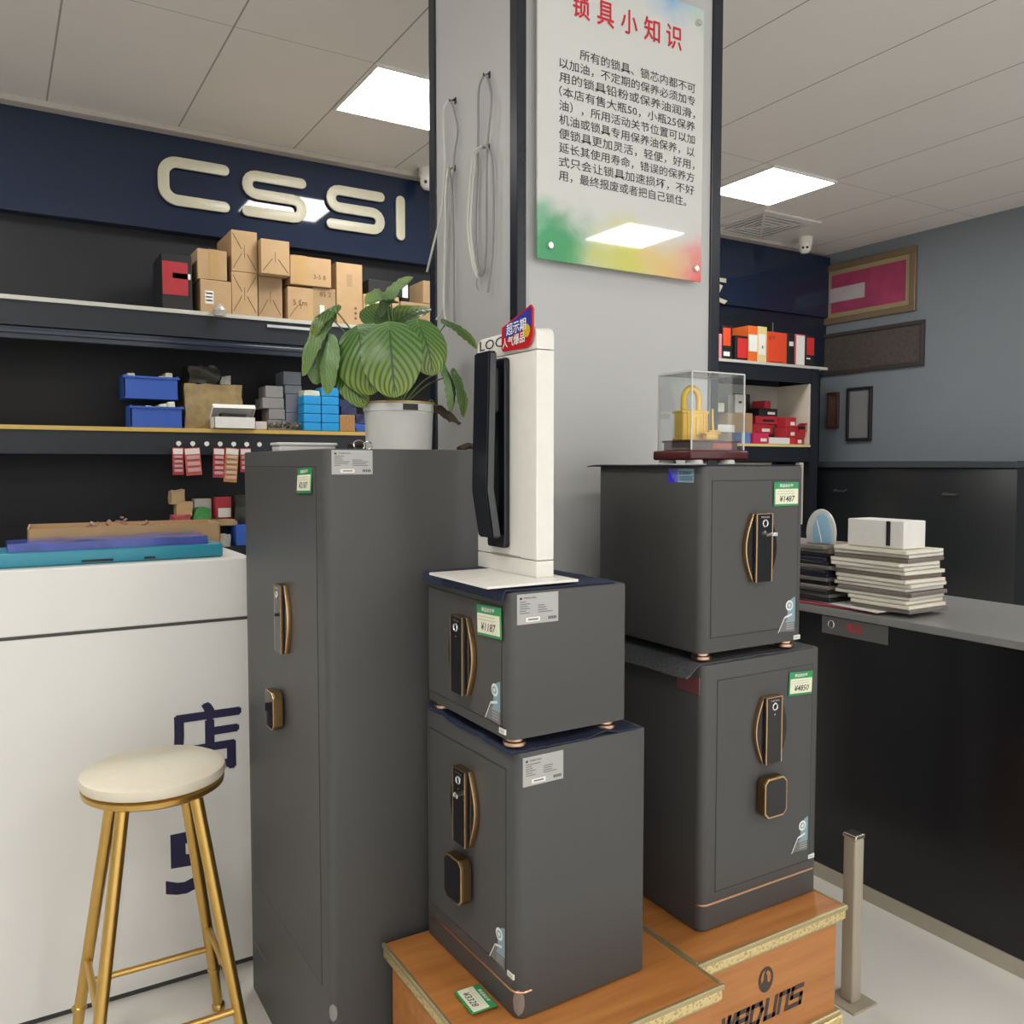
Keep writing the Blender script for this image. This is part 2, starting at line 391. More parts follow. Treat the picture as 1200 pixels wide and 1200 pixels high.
# wall poster on standoff screws
po = thing('wall_poster', 'white acrylic notice board of Chinese text with coloured corners, fixed to the column front', 'poster', (1.236, 1.928, 2.04))
B().box(0, 0.575, -0.008, 0, 0, 0.78, 0.0015).build('board', poster_mat(), po)
T = B()
for i, ch in enumerate('锁具小知识'):
    for k, (dx, dz) in enumerate(((0, 0), (0.002, 0), (0.001, 0.001), (0.001, -0.001))): T.text(ch, (0.107 + i * 0.081 + dx, -0.0086 - 0.0003 * k, 0.642 + dz), XA, ZA, w=0.056, h=0.064)
T.build('title_lettering', mat('title_red', (0.60, 0.015, 0.03), 0.4), po)
T = B()
lines = ['所有的锁具、锁芯内都不可', '以加油，不定期的保养必须加专', '用的锁具铅粉或保养油润滑，', '（本店有售大瓶50，小瓶25保养', '油），所用活动关节位置可以加',
         '机油或锁具专用保养油保养，以', '便锁具更加灵活，轻便，好用，', '延长其使用寿命，错误的保养方', '式只会让锁具加速损坏，不好', '用，最终报废或者把自己锁住。']
for i, s in enumerate(lines):
    x0 = 0.132 if i == 0 else 0.066
    T.text(s, (x0, -0.0088, 0.535 - i * 0.0362), XA, ZA, w=(0.543 - x0) if i < 9 else 0.447, h=0.028, bold=0.004)
T.build('body_lettering', ink, po)
for x, z in ((0.035, 0.035), (0.548, 0.035), (0.548, 0.735), (0.035, 0.735)):
    B().lathe([(0, 0.026), (0.008, 0.026), (0.0095, 0.023), (0.0095, 0.0)], k=16, M=Matrix.Translation((x, 0.006, z)) @ Matrix.Rotation(R(90), 4, 'X')).build('standoff_screw', silver, po, True)

# raised sign letters on the navy fascia
def sign_letter(name, label, pts, x, z):
    o = thing(name, label, 'sign letter', (x, 5.0, z), 0, None)
    B().prism(ribbon(pts, 0.058), (0, -0.012, 0), XA, ZA, -YA, 0.016, 0.003).build('face', creaml, o, True)
    B().prism(ribbon(pts, 0.050), (0, 0, 0), XA, ZA, -YA, 0.012).build('backing', creams, o)
sp = [(0.34, 0.231)] + arc(0.081, 0.181, 0.05, 90, 270) + arc(0.29, 0.081, 0.05, 90, -90) + [(0.03, 0.031)]
sign_letter('sign_letter', 'cream raised letter S with the lamp reflection beside it on the navy fascia', sp, 1.24, 2.893)
sign_letter('sign_letter', 'cream raised letter S next to the letter I on the navy fascia', sp, 1.727, 2.893)
sign_letter('sign_letter', 'cream raised letter C at the left end of the navy fascia', [(0.345, 0.231)] + arc(0.10, 0.161, 0.07, 90, 180) + arc(0.10, 0.101, 0.07, 180, 270) + [(0.345, 0.031)], 0.80, 2.893)
sign_letter('sign_letter', 'cream raised letter I at the right end of the navy fascia sign', [(0.029, 0.02), (0.029, 0.231)], 2.172, 2.893)
o = thing('sign_letter', 'cream sign character peeping out beside the column', 'sign letter', (4.615, 5.0, 2.775))
B().text('友', (0, -0.022, -0.02), XA, ZA, w=0.36, h=0.24, bold=0.03).build('face', creaml, o)
B().text('友', (0, -0.008, -0.02), XA, ZA, w=0.36, h=0.24, bold=0.02).build('backing', creams, o)

# air vent and two dome cameras
v = thing('air_vent', 'square ceiling air vent with nested louvres beyond the right light panel', 'air vent', (5.02, 4.675, H - 0.014))
def sqring(b, a, c, z0, z1):
    b.box(-a, a, -a, -c, z0, z1); b.box(-a, a, c, a, z0, z1); b.box(-a, -c, -c, c, z0, z1); b.box(c, a, -c, c, z0, z1)
f = B(); sqring(f, 0.30, 0.262, 0.002, 0.0135)
f.build('frame', white, v)
ventd = mat('vent_dark', (0.02, 0.018, 0.016), 0.8)
B().box(-0.262, 0.262, -0.262, 0.262, 0.011, 0.0138).build('backing', ventd, v)
for k in range(5):
    a = 0.248 - k * 0.050; f = B(); sqring(f, a, a - 0.026, 0.001, 0.007); f.build('louvre', white, v)
f = B()
for s in (1, -1): f.box(-0.37, 0.37, -0.006, 0.006, 0.0, 0.0105, M=Matrix.Rotation(R(45 * s), 4, 'Z'))
f.build('corner_rib', white, v)
for x, y, lab in ((5.574, 4.74, 'white dome camera on the ceiling right of the air vent'), (2.33, 4.85, 'white dome camera on the ceiling just left of the column top')):
    c = thing('security_camera', lab, 'security camera', (x, y, H), 0)
    B().lathe([(0, -0.001), (0.058, -0.001), (0.058, -0.045), (0.05, -0.055), (0, -0.055)], k=28).build('base', white, c, True)
    B().lathe([(0.05, -0.055), (0.052, -0.075), (0.046, -0.10), (0.03, -0.12), (0, -0.128)], k=28).build('dome', white, c, True)
    l = B()
    d = Vector((-x, -y, -1.2)).normalized(); a = Vector((0, 0, -0.08)) + d * 0.042
    sd = d.cross(ZA).normalized()
    for s in (-0.016, 0.016): l.tube([a + sd * s, a + sd * s + d * 0.014], 0.010, 12, smooth=False)
    l.build('lens', bglass, c, True)

# cables hung on small hooks on the left face of the column
XC = CX0
def hook(y, z, lab):
    h_ = thing('wall_hook', lab, 'hook', (XC, y, z), 0, 'hooks on the column side')
    B().box(-0.003, -0.0005, -0.005, 0.005, -0.004, 0.014, 0.001).build('plate', hookm, h_)
    B().tube([(-0.003, 0, 0.008), (-0.012, 0, 0.003), (-0.018, 0, 0.0), (-0.021, 0, 0.005)], 0.0022, 6).build('prong', hookm, h_, True)
hook(2.098, 2.558, 'small black hook highest on the right side of the column flank')
hook(2.102, 2.366, 'small black hook below the tall cable loop, right pair')
hook(2.301, 2.561, 'small black hook at the top of the left cable')
hook(2.306, 2.368, 'small black hook midway down the left cable')
def cable(lab, segs):
    c = thing('cable', lab, 'cable', (XC, 0, 0), 0)
    for nm, m, r, pts, dx in segs:
        B().tube([(-0.016 - dx - 0.004 * math.sin(i * 1.7), y, z) for i, (y, z) in enumerate(pts)], r, 7).build(nm, m, c, True)
cable('long thin grey cable loop hanging from the highest right hook', [('loop', cableg, 0.0032, [(2.098, 2.562), (2.124, 2.531), (2.137, 2.438), (2.144, 2.353), (2.148, 2.148), (2.126, 2.037), (2.106, 2.04), (2.093, 2.136), (2.08, 2.346), (2.06, 2.459), (2.072, 2.511), (2.094, 2.56)], 0)])
cable('cream cable bundle hanging from the lower right hook', [('strand', cable_m, 0.0035, [(2.102, 2.369), (2.138, 2.364), (2.157, 2.345), (2.178, 2.281), (2.178, 2.168), (2.152, 2.067), (2.13, 2.019)], 0.008),
      ('strand', cable_m, 0.0035, [(2.102, 2.369), (2.140, 2.358), (2.150, 2.335), (2.166, 2.28), (2.170, 2.168), (2.150, 2.08), (2.136, 2.03)], 0.004),
      ('cable_tip', cableg, 0.0022, [(2.13, 2.019), (2.125, 2.0), (2.12, 1.982)], 0.008), ('strand', cableg, 0.003, [(2.102, 2.369), (2.072, 2.355), (2.052, 2.30), (2.056, 2.1), (2.075, 1.97)], 0.002)])
cable('cream cable with a loose end swinging left from the top left hook', [('strand', cable_m, 0.0035, [(2.301, 2.564), (2.324, 2.545), (2.339, 2.504), (2.337, 2.378), (2.348, 2.261), (2.403, 2.165), (2.46, 2.1)], 0.006),
      ('strand', cableg, 0.003, [(2.301, 2.564), (2.273, 2.527), (2.259, 2.465), (2.284, 2.408), (2.289, 2.311), (2.287, 2.24)], 0)])
cable('pair of cream and grey cables falling from the lower left hook behind the plant', [('strand', cable_m, 0.0035, [(2.306, 2.371), (2.326, 2.308), (2.342, 2.192), (2.366, 1.988), (2.398, 1.944)], 0),
      ('strand', cable_m, 0.0032, [(2.306, 2.371), (2.318, 2.30), (2.33, 2.19), (2.345, 2.02), (2.33, 1.95), (2.30, 1.90)], 0.006), ('strand', cableg, 0.003, [(2.306, 2.371), (2.285, 2.31), (2.283, 2.179), (2.285, 1.922)], 0.003)])

# ------------------------------------------------------------------ display plinths
def plinth(label, loc, w, d, h, logo, base_z):
    p = thing('display_plinth', label, 'plinth', loc)
    i = 0.016
    B().box(i, w - i, i, d - i, 0.0, h - 0.03).build('cabinet', woodm, p)
    B().box(0.004, w - 0.004, 0.004, d - 0.004, h - 0.014, h, 0.002).build('top_panel', woodm, p)
    for nm, a in (('front', (0, w, 0, 0.014)), ('left', (0, 0.014, 0.014, d)), ('right', (w - 0.014, w, 0.014, d)), ('back', (0.014, w - 0.014, d - 0.014, d))):
        B().box(*a, h - 0.032, h - 0.010, 0.003).build('top_moulding', trimg, p)
    f = B()
    for a in ((-0.003, w + 0.003, -0.003, 0.005), (-0.003, 0.005, 0.005, d), (w - 0.005, w + 0.003, 0.005, d)): f.box(*a, h - 0.010, h + 0.0015, 0.002)
    for a in ((0.004, w - 0.004, 0.004, 0.016), (0.004, 0.016, 0.016, d - 0.004), (w - 0.016, w - 0.004, 0.016, d - 0.004)): f.box(*a, h - 0.038, h - 0.031, 0.002)
    f.build('moulding_edge', trimplain, p)
    B().box(0.0, w, 0.0, d, base_z - 0.05, base_z - 0.012, 0.004).build('base_moulding', trimg, p)
    B().box(0.004, w - 0.004, 0.004, d, base_z - 0.012, base_z, 0.003).build('base_edge', trimplain, p)
    if logo:
        g = B(); y = i - 0.0008
        # brand letters built from slanted bars
        def bar(x0, z0, x1, z1, t=0.0105):
            a, b = Vector((x0, z0)), Vector((x1, z1)); dd = (b - a).normalized(); q = Vector((-dd.y, dd.x)) * t / 2; a -= dd * t / 2; b += dd * t / 2
            pts = [a + q, a - q, b - q, b + q]
            g.prism([(c.x + c.y * 0.22, c.y) for c in pts], (X0, y, Z0), XA, ZA, -YA, 0.0)
        X0, Z0 = 0.082, 0.238
        hh = 0.040
        for segs in ([(0, 1, .25, 0), (.25, 0, .5, 1), (.5, 1, .75, 0), (.75, 0, 1, 1)], [(1.25, 1, 2.1, 1), (1.25, .5, 2.1, .5), (1.25, 0, 2.1, 0), (1.25, 0, 1.25, 1), (2.1, 0, 2.1, 1)],
                     [(2.5, 0, 2.5, 1), (2.5, 1, 3.2, 1), (3.2, 1, 3.4, .6), (3.4, .6, 3.2, 0), (3.2, 0, 2.5, 0)], [(3.8, 1, 3.8, 0), (3.8, 0, 4.6, 0), (4.6, 0, 4.6, 1)],
                     [(5.0, 0, 5.0, 1), (5.0, 1, 5.7, 1), (5.7, 1, 5.7, 0)], [(7.0, 1, 6.1, 1), (6.1, 1, 6.1, .5), (6.1, .5, 7.0, .5), (7.0, .5, 7.0, 0), (7.0, 0, 6.0, 0)]):
            for a in segs: bar(a[0] * 0.0365, a[1] * hh, a[2] * 0.0365, a[3] * hh)
        g.build('brand_lettering', mat('brown_print', (0.05, 0.035, 0.03), 0.5), p)
        g = B(); lx, lz = 0.222, 0.330
        g.prism([(lx + 0.024 * math.cos(q * PI / 18), lz + 0.030 * math.sin(q * PI / 18)) for q in range(36)], (0, y, 0), XA, ZA, -YA, 0.0)
        lg = g.build('emblem', mat('brown_print', (0.05, 0.035, 0.03), 0.5), p)
        g = B()
        g.prism([(lx + a, lz + b) for a, b in ((-0.014, -0.006), (-0.017, 0.006), (-0.012, 0.018), (-0.003, 0.023), (-0.007, 0.014), (-0.008, 0.004))], (0, y - 0.0006, 0), XA, ZA, -YA, 0.0)
        g.prism([(lx + a, lz + b) for a, b in ((0.004, -0.004), (0.004, 0.008), (0.0, 0.016), (0.006, 0.021), (0.014, 0.012), (0.015, -0.001), (0.010, -0.010))], (0, y - 0.0006, 0), XA, ZA, -YA, 0.0)
        g.build('flame_mark', woodm, lg)
    return p
plinth('orange wood display plinth with dark brand lettering, under the right pair of safes', (1.256, 1.315, 0), 0.478, 0.56, 0.44, True, 0.18)
plinth('orange wood display plinth with gold moulding under the middle pair of safes', (0.715, 1.238, 0), 0.535, 0.503, 0.44, False, 0.18)

# ------------------------------------------------------------------ safes (door faces local -Y)
def safe(label, W_, D, Hh, loc, rz, door, lock, knob=None, gold_z=None, gold_side=1, spec=None, sticker=None, small=None, feet=False, key=False, extra=None, lw=1.0):
    s = thing('safe', label, 'safe', loc, rz)
    fz = 0.018 if feet else 0.0
    fr, br = 0.020, 0.006
    out = []
    for cx, cy, r, a in ((W_ - fr, fr, fr, -90), (W_ - br, D - br, br, 0), (br, D - br, br, 90), (fr, fr, fr, 180)):
        out += [(cx + r * math.cos(R(a + 15 * k)), cy + r * math.sin(R(a + 15 * k))) for k in range(7)]
    t = bmesh.new(); vs = [t.verts.new((a, b, fz)) for a, b in out]; f = t.faces.new(vs)
    r_ = bmesh.ops.extrude_face_region(t, geom=[f]); bmesh.ops.translate(t, vec=(0, 0, Hh - fz), verts=[q for q in r_['geom'] if isinstance(q, bmesh.types.BMVert)])
    bmesh.ops.recalc_face_normals(t, faces=t.faces[:])
    caps = [q for q in t.faces if len(q.verts) > 4]
    bmesh.ops.bevel(t, geom=list({e for q in caps for e in q.edges}), offset=0.0045, segments=2, affect='EDGES', profile=0.5)
    b = B(); b.merge(t); b.build('body', safe_grey, s, True)
    if feet:
        for x, y in ((0.03, 0.03), (W_ - 0.03, 0.03), (0.03, D - 0.03), (W_ - 0.03, D - 0.03)):
            B().lathe([(0, 0), (0.020, 0), (0.0225, 0.003), (0.0225, 0.009), (0.018, 0.011), (0.018, 0.0185), (0, 0.0185)], (x, y, 0), 24).build('foot', copper, s, True)
    x0, x1, z0, z1 = door
    f = B(); g = 0.0022
    for a in ((x0, x1, z0, z0 + g), (x0, x1, z1 - g, z1), (x0, x0 + g, z0, z1), (x1 - g, x1, z0, z1)): f.box(a[0], a[1], -0.0006, 0.004, a[2], a[3])
    f.build('door_seam', safe_dark, s)
    dr = B().box(x0 + g, x1 - g, -0.0012, 0.006, z0 + g, z1 - g, 0.0006, 1).build('door', safe_grey, s)
    # barrel-shaped electronic lock
    lx, lz = lock; L = 0.157 * lw
    def barrel(hw, bulge, Lh): return [(lx - hw - bulge * math.sin(PI * k / 16), lz + Lh / 2 - Lh * k / 16) for k in range(17)] + [(lx + hw + bulge * math.sin(PI * k / 16), lz - Lh / 2 + Lh * k / 16) for k in range(17)]
    lk = B().prism(barrel(0.027, 0.024, L), (0, -0.0012, 0), XA, ZA, -YA, 0.0125, 0.001).build('lock_panel', gold, s, True)
    B().prism(barrel(0.0250, 0.0228, L * 0.975), (0, -0.0137, 0), XA, ZA, -YA, 0.0008).build('glass_face', bglass, lk)
    B().box(lx - 0.0262, lx + 0.0262, -0.0205, -0.0130, lz - L / 2 + 0.0005, lz + L / 2 - 0.0005, 0.0006, 1).build('panel_core', black, lk)
    f = B()
    for q in (-1, 1): f.box(lx + q * 0.0250 - 0.0018, lx + q * 0.0250 + 0.0018, -0.0224, -0.0180, lz - L / 2, lz + L / 2, 0.0006, 1)
    f.box(lx - 0.0268, lx + 0.0268, -0.0224, -0.0160, lz + L / 2 - 0.0016, lz + L / 2 + 0.0004, 0.0004, 1)
    f.build('gold_strip', gold, lk)
    B().box(lx - 0.0232, lx + 0.0232, -0.0226, -0.0196, lz - L / 2 + 0.001, lz + L / 2 - 0.002, 0.0006, 1).build('touch_panel', bglass, lk)
    f = B(); cz = lz + L * 0.36
    f.tube([(lx + 0.0075 * math.cos(q * PI / 10), -0.0231, cz + 0.0075 * math.sin(q * PI / 10)) for q in range(20)], 0.0018, 8, True, False)
    f.build('fingerprint_ring', silver, lk, True)
    f = B(); f.box(lx - 0.0015, lx + 0.0015, -0.0230, -0.0224, cz - 0.020, cz - 0.017); f.text('WEIDUNS', (lx - 0.014, -0.0229, lz + L / 2 - 0.010), XA, ZA, w=0.028, h=0.004)
    f.build('lock_printing', silver, lk)
    if key:
        f = B(); kz = lz + L * 0.19
        f.tube([(lx + 0.006, -0.0225, kz), (lx + 0.010, -0.036, kz + 0.002)], 0.005, 10, smooth=False); f.box(lx + 0.012, lx + 0.024, -0.039, -0.035, kz - 0.002, kz + 0.006, 0.001)
        f.build('key', silver, lk)
    if knob:
        kx, kz = knob; a, c = 0.037, 0.047
        def octo(q, e): return [(kx - a + q, kz - c + e), (kx - a + e, kz - c + q), (kx + a - e, kz - c + q), (kx + a - q, kz - c + e), (kx + a - q, kz + c - e), (kx + a - e, kz + c - q), (kx - a + e, kz + c - q), (kx - a + q, kz + c - e)]
        kb = B().prism(octo(0, 0.012), (0, -0.008, 0), XA, ZA, -YA, 0.020, 0.001).build('turn_knob', gold_dark, s)
        B().prism(octo(0, 0.012), (0, -0.028, 0), XA, ZA, -YA, 0.004, 0.001).build('gold_bezel', gold, kb)
        B().prism(octo(0.0045, 0.014), (0, -0.0322, 0), XA, ZA, -YA, 0.0006).build('glass_face', bglass, kb)
        B().box(kx - 0.020, kx + 0.020, -0.008, -0.001, kz - 0.026, kz + 0.026).build('knob_shaft', safe_dark, kb)
    if gold_z:
        f = B(); f.box(0.018, W_ - 0.018, -0.0022, 0.002, gold_z - 0.002, gold_z + 0.002, 0.0006, 1)
        q = [(W_ - fr + fr * math.sin(R(15 * k)), fr - fr * math.cos(R(15 * k))) for k in range(7)] + [(W_, 0.032)]
        if gold_side < 0: q = [(W_ - a, c) for a, c in q]
        f.tube([(a, c, gold_z) for a, c in q], 0.0022, 6, smooth=False)
        f.build('gold_line', rose, s)
    if sticker:
        sx, sz = sticker; y = -0.0018
        st = B().prism([(sx - 0.026, sz + 0.006), (sx - 0.026, sz - 0.004), (sx - 0.034, sz - 0.012), (sx, sz - 0.012), (sx, sz + 0.048), (sx - 0.012, sz + 0.044), (sx - 0.024, sz + 0.034)], (0, y, 0), XA, ZA, -YA, 0).build('door_sticker', tealst, s)
        f = B(); f.prism([(sx - 0.020 + 0.0125 * math.cos(q * PI / 12), sz + 0.028 + 0.0125 * math.sin(q * PI / 12)) for q in range(24)], (0, y - 0.0004, 0), XA, ZA, -YA, 0)
        f.prism([(sx - 0.034, sz - 0.002), (sx - 0.010, sz + 0.004), (sx - 0.010, sz + 0.009), (sx - 0.034, sz + 0.003)], (0, y - 0.0004, 0), XA, ZA, -YA, 0)
        f.prism([(sx - 0.036, sz + 0.002), (sx - 0.058, sz - 0.034), (sx - 0.055, sz - 0.034), (sx - 0.033, sz + 0.002)], (0, y - 0.0004, 0), XA, ZA, -YA, 0)
        f.build('round_logo', whitep, st)
        f = B(); f.tube([(sx - 0.020 + 0.006 * math.cos(q * PI / 8), y - 0.0006, sz + 0.028 + 0.006 * math.sin(q * PI / 8)) for q in range(16)], 0.0016, 6, True, False)
        f.build('logo_ring', tealst, st)
        f = B(); f.prism([(sx - 0.034, sz - 0.002), (sx, sz - 0.004), (sx, sz - 0.036), (sx - 0.052, sz - 0.032)], (0, y + 0.0001, 0), XA, ZA, -YA, 0)
        f.build('sticker_base', mat('sticker_grey', (0.16, 0.165, 0.17), 0.35), st)
        f = B()
        for k in range(4): f.box(sx - 0.030, sx - 0.004, y - 0.0008, y - 0.0005, sz - 0.012 - k * 0.0055, sz - 0.0095 - k * 0.0055)
        f.build('sticker_print', mat('print_grey', (0.34, 0.35, 0.35), 0.5), st)
    if small:
        a, c = small
        sm = B().box(a - 0.022, a, -0.0016, 0.002, c, c + 0.010).build('name_tab', whitep, s)
        B().text('WEIDUNS', (a - 0.019, -0.0020, c + 0.0032), XA, ZA, w=0.016, h=0.0035).build('tab_print', ink, sm)
    if spec:
        y0, z0, w, h_ = spec; x = W_ + 0.0006
        sp_ = B().box(x - 0.002, x, y0, y0 + w, z0, z0 + h_).build('spec_label', label_m, s)
        f = B(); x += 0.0004
        U = YA
        f.text('WEIDUNS', (x, y0 + 0.15 * w, z0 + h_ * 0.84), U, ZA, w=0.30 * w, h=0.055 * h_, bold=0.01)
        f.prism([(0.06 * w, 0.82 * h_), (0.11 * w, 0.82 * h_), (0.12 * w, 0.88 * h_), (0.06 * w, 0.90 * h_)], (x, y0, z0), U, ZA, XA, 0)
        for k in range(5): f.box(x - 0.0002, x, y0 + 0.92 * w - k * 0.042 * w, y0 + 0.945 * w - k * 0.042 * w, z0 + 0.10 * h_, z0 + 0.20 * h_)
        f.build('label_heading', ink, sp_)
        f = B(); rr = random.Random(W_)
        for k in range(6):
            zz = z0 + h_ * (0.73 - k * 0.075)
            f.box(x - 0.0002, x, y0 + 0.06 * w, y0 + (0.2 + 0.25 * rr.random()) * w, zz, zz + 0.028 * h_)
            if k > 1: f.box(x - 0.0002, x, y0 + 0.5 * w, y0 + (0.65 + 0.25 * rr.random()) * w, zz, zz + 0.028 * h_)
        f.build('fine_print', ink2, sp_)
        B().box(x - 0.0003, x, y0 + 0.21 * w, y0 + 0.55 * w, z0 + 0.07 * h_, z0 + 0.22 * h_).build('serial_strip', whitep, sp_)
        f = B(); f.box(x, x + 0.0003, y0 + 0.26 * w, y0 + 0.5 * w, z0 + 0.12 * h_, z0 + 0.17 * h_); f.build('serial_print', ink2, sp_)
    if extra: extra(s, W_, D, Hh)
    return s
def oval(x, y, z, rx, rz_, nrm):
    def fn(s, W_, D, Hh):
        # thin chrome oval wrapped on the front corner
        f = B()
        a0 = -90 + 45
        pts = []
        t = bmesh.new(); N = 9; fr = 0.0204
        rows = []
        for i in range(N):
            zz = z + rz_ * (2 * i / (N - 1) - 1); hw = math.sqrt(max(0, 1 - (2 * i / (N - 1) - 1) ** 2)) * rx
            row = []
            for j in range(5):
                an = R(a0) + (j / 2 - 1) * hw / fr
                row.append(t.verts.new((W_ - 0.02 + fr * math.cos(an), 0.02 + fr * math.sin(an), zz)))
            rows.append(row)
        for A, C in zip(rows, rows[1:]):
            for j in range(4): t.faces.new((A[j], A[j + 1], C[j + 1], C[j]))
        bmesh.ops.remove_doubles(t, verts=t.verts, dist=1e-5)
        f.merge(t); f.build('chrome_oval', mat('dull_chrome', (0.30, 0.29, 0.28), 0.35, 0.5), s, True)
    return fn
def holo(s, W_, D, Hh):
    y0, z0, w, h_ = 0.028, Hh - 0.037, 0.083, 0.031
    x = -0.0004
    st = B().box(x, x + 0.002, y0, y0 + w, z0, z0 + h_).build('hologram_sticker', mat('hologram', (0.26, 0.40, 0.48), 0.25), s)
    f = B().box(x - 0.0003, x, y0 + w * 0.62, y0 + w, z0, z0 + h_); f.build('sticker_patch', mat('hologram_violet', (0.16, 0.16, 0.62), 0.25), st)
    f = B(); f.prism([(w * 0.72, 0.0), (w, 0.0), (w, 0.026)], (x - 0.0005, y0, z0), YA, ZA, -XA, 0); f.build('sticker_glint', mat('hologram_blue', (0.05, 0.03, 0.90), 0.25), st)
    f = B(); f.text('正品验证', (x - 0.0006, y0 + w * 0.58, z0 + h_ * 0.56), -YA, ZA, w=w * 0.5, h=h_ * 0.26, bold=0.02)
    for k in range(4): f.box(x - 0.0006, x - 0.0002, y0 + w * 0.05, y0 + w * 0.55, z0 + h_ * (0.42 - k * 0.09), z0 + h_ * (0.455 - k * 0.09))
    f.tube([(x - 0.0004, y0 + w * 0.80 + 0.006 * math.cos(q * PI / 8), z0 + h_ * 0.48 + 0.008 * math.sin(q * PI / 8)) for q in range(16)], 0.0009, 5, True, False)
    f.build('sticker_print', mat('holo_ink', (0.04, 0.12, 0.16), 0.4), st)
def reds(s, W_, D, Hh):
    B().box(-0.0006, 0.002, 0.012, 0.085, Hh - 0.068, Hh - 0.030).build('red_label', mat('dull_red_label', (0.20, 0.07, 0.08), 0.4), s)

# right pair, doors towards the camera
safe('dark grey safe with two-part lock on the right plinth, lower of the right pair', 0.392, 0.40, 0.612, (1.342, 1.402, 0.4415), 0, (0.043, 0.362, 0.085, 0.575), (0.206, 0.440), (0.205, 0.284), 0.061, -1,
     sticker=(0.352, 0.150), small=(0.378, 0.088), extra=reds)
safe('small dark grey safe carrying the glass case, upper of the right pair', 0.330, 0.375, 0.437, (1.334, 1.402, 1.061), 0, (0.027, 0.308, 0.052, 0.405), (0.172, 0.250), sticker=(0.300, 0.078), small=(0.320, 0.022), feet=True, key=True, extra=holo)
# middle pair, doors towards the left
safe('dark grey safe with two-part lock on the middle plinth, lower of the middle pair', 0.385, 0.315, 0.518, (0.818, 1.737, 0.4415), R(-88.5), (0.025, 0.345, 0.08, 0.478), (0.196, 0.358), (0.186, 0.205), 0.052, 1,
     spec=(0.012, 0.452, 0.093, 0.056), sticker=(0.342, 0.115), small=(0.372, 0.075), key=True, extra=oval(0, 0, 0.032, 0.012, 0.026, 0))
safe('small low dark grey safe under the white lock stand, upper of the middle pair', 0.358, 0.274, 0.297, (0.810, 1.711, 0.967), R(-90), (0.015, 0.333, 0.04, 0.27), (0.187, 0.152), spec=(0.017, 0.236, 0.092, 0.057),
     sticker=(0.328, 0.078), small=(0.345, 0.028), feet=True)
# tall one
def tall_extra(s, W_, D, Hh):
    oval(0, 0, 0.3, 0.01, 0.02, 0)(s, W_, D, Hh)
    B().box(0.035, 0.165, -0.0015, 0.002, 0.150, 0.152).build('scratch_line', mat('scuff', (0.2, 0.2, 0.19), 0.5), s)
safe('tall dark grey full-height safe with the potted plant on top', 0.69, 0.572, 1.535, (0.602, 2.452, 0), R(-90), (0.045, 0.632, 0.335, 1.497), (0.395, 1.130), (0.345, 0.897), spec=(0.015, 1.480, 0.092, 0.052), lw=1.05, extra=tall_extra)

# price tags (magnets)
def price_tag(label, loc, rot, price, w=0.083, h=0.056, curl=0.0):
    t = thing('price_tag', label, 'price tag', loc); t.rotation_euler = rot
    B().box(0, w, -0.002, 0, 0, h, 0.0006, 1).build('card', green, t)
    B().box(w * 0.04, w * 0.96, -0.0034, -0.0016, h * 0.09, h * 0.72, 0.0004, 1).build('paper', cream, t)
    B().text('商品标价签', (w * 0.22, -0.0024, h * 0.78), XA, ZA, w=w * 0.55, h=h * 0.15, bold=0.02).build('heading', wtxt, t)
    B().text(price, (w * 0.2, -0.0037, h * 0.18), XA, ZA, w=w * 0.62, h=h * 0.26, bold=0.01, shear=0.2).build('handwriting', ink, t)
    f = B()
    for k in range(2): f.box(w * 0.08, w * 0.8, -0.0037, -0.0033, h * (0.62 - k * 0.1), h * (0.635 - k * 0.1))
    f.build('ruled_line', mat('tag_rule', (0.45, 0.38, 0.25), 0.6), t)
    return t
price_tag('green and cream price tag marked 1487 on the upper right safe', (1.553, 1.399, 1.404), (0, 0, 0), '¥1487', 0.083, 0.056)
price_tag('green and cream price tag marked 4850 on the lower right safe', (1.614, 1.399, 0.949), (0, R(3), 0), '¥4850', 0.082, 0.056)
price_tag('green and cream price tag marked 1187 on the upper middle safe', (0.8055, 1.463, 1.170), (0, R(-3), R(-90)), '¥1187', 0.092, 0.060)
price_tag('green and cream price tag marked 2187 high on the tall safe', (0.5975, 1.940, 1.436), (R(-4), R(-2), R(-90)), '¥2187', 0.100, 0.056)
price_tag('price tag lying flat on the middle plinth in front of the lower safe', (0.7635, 1.490, 0.4455), (R(-90), 0, R(-92)), '¥3328', 0.080, 0.055)

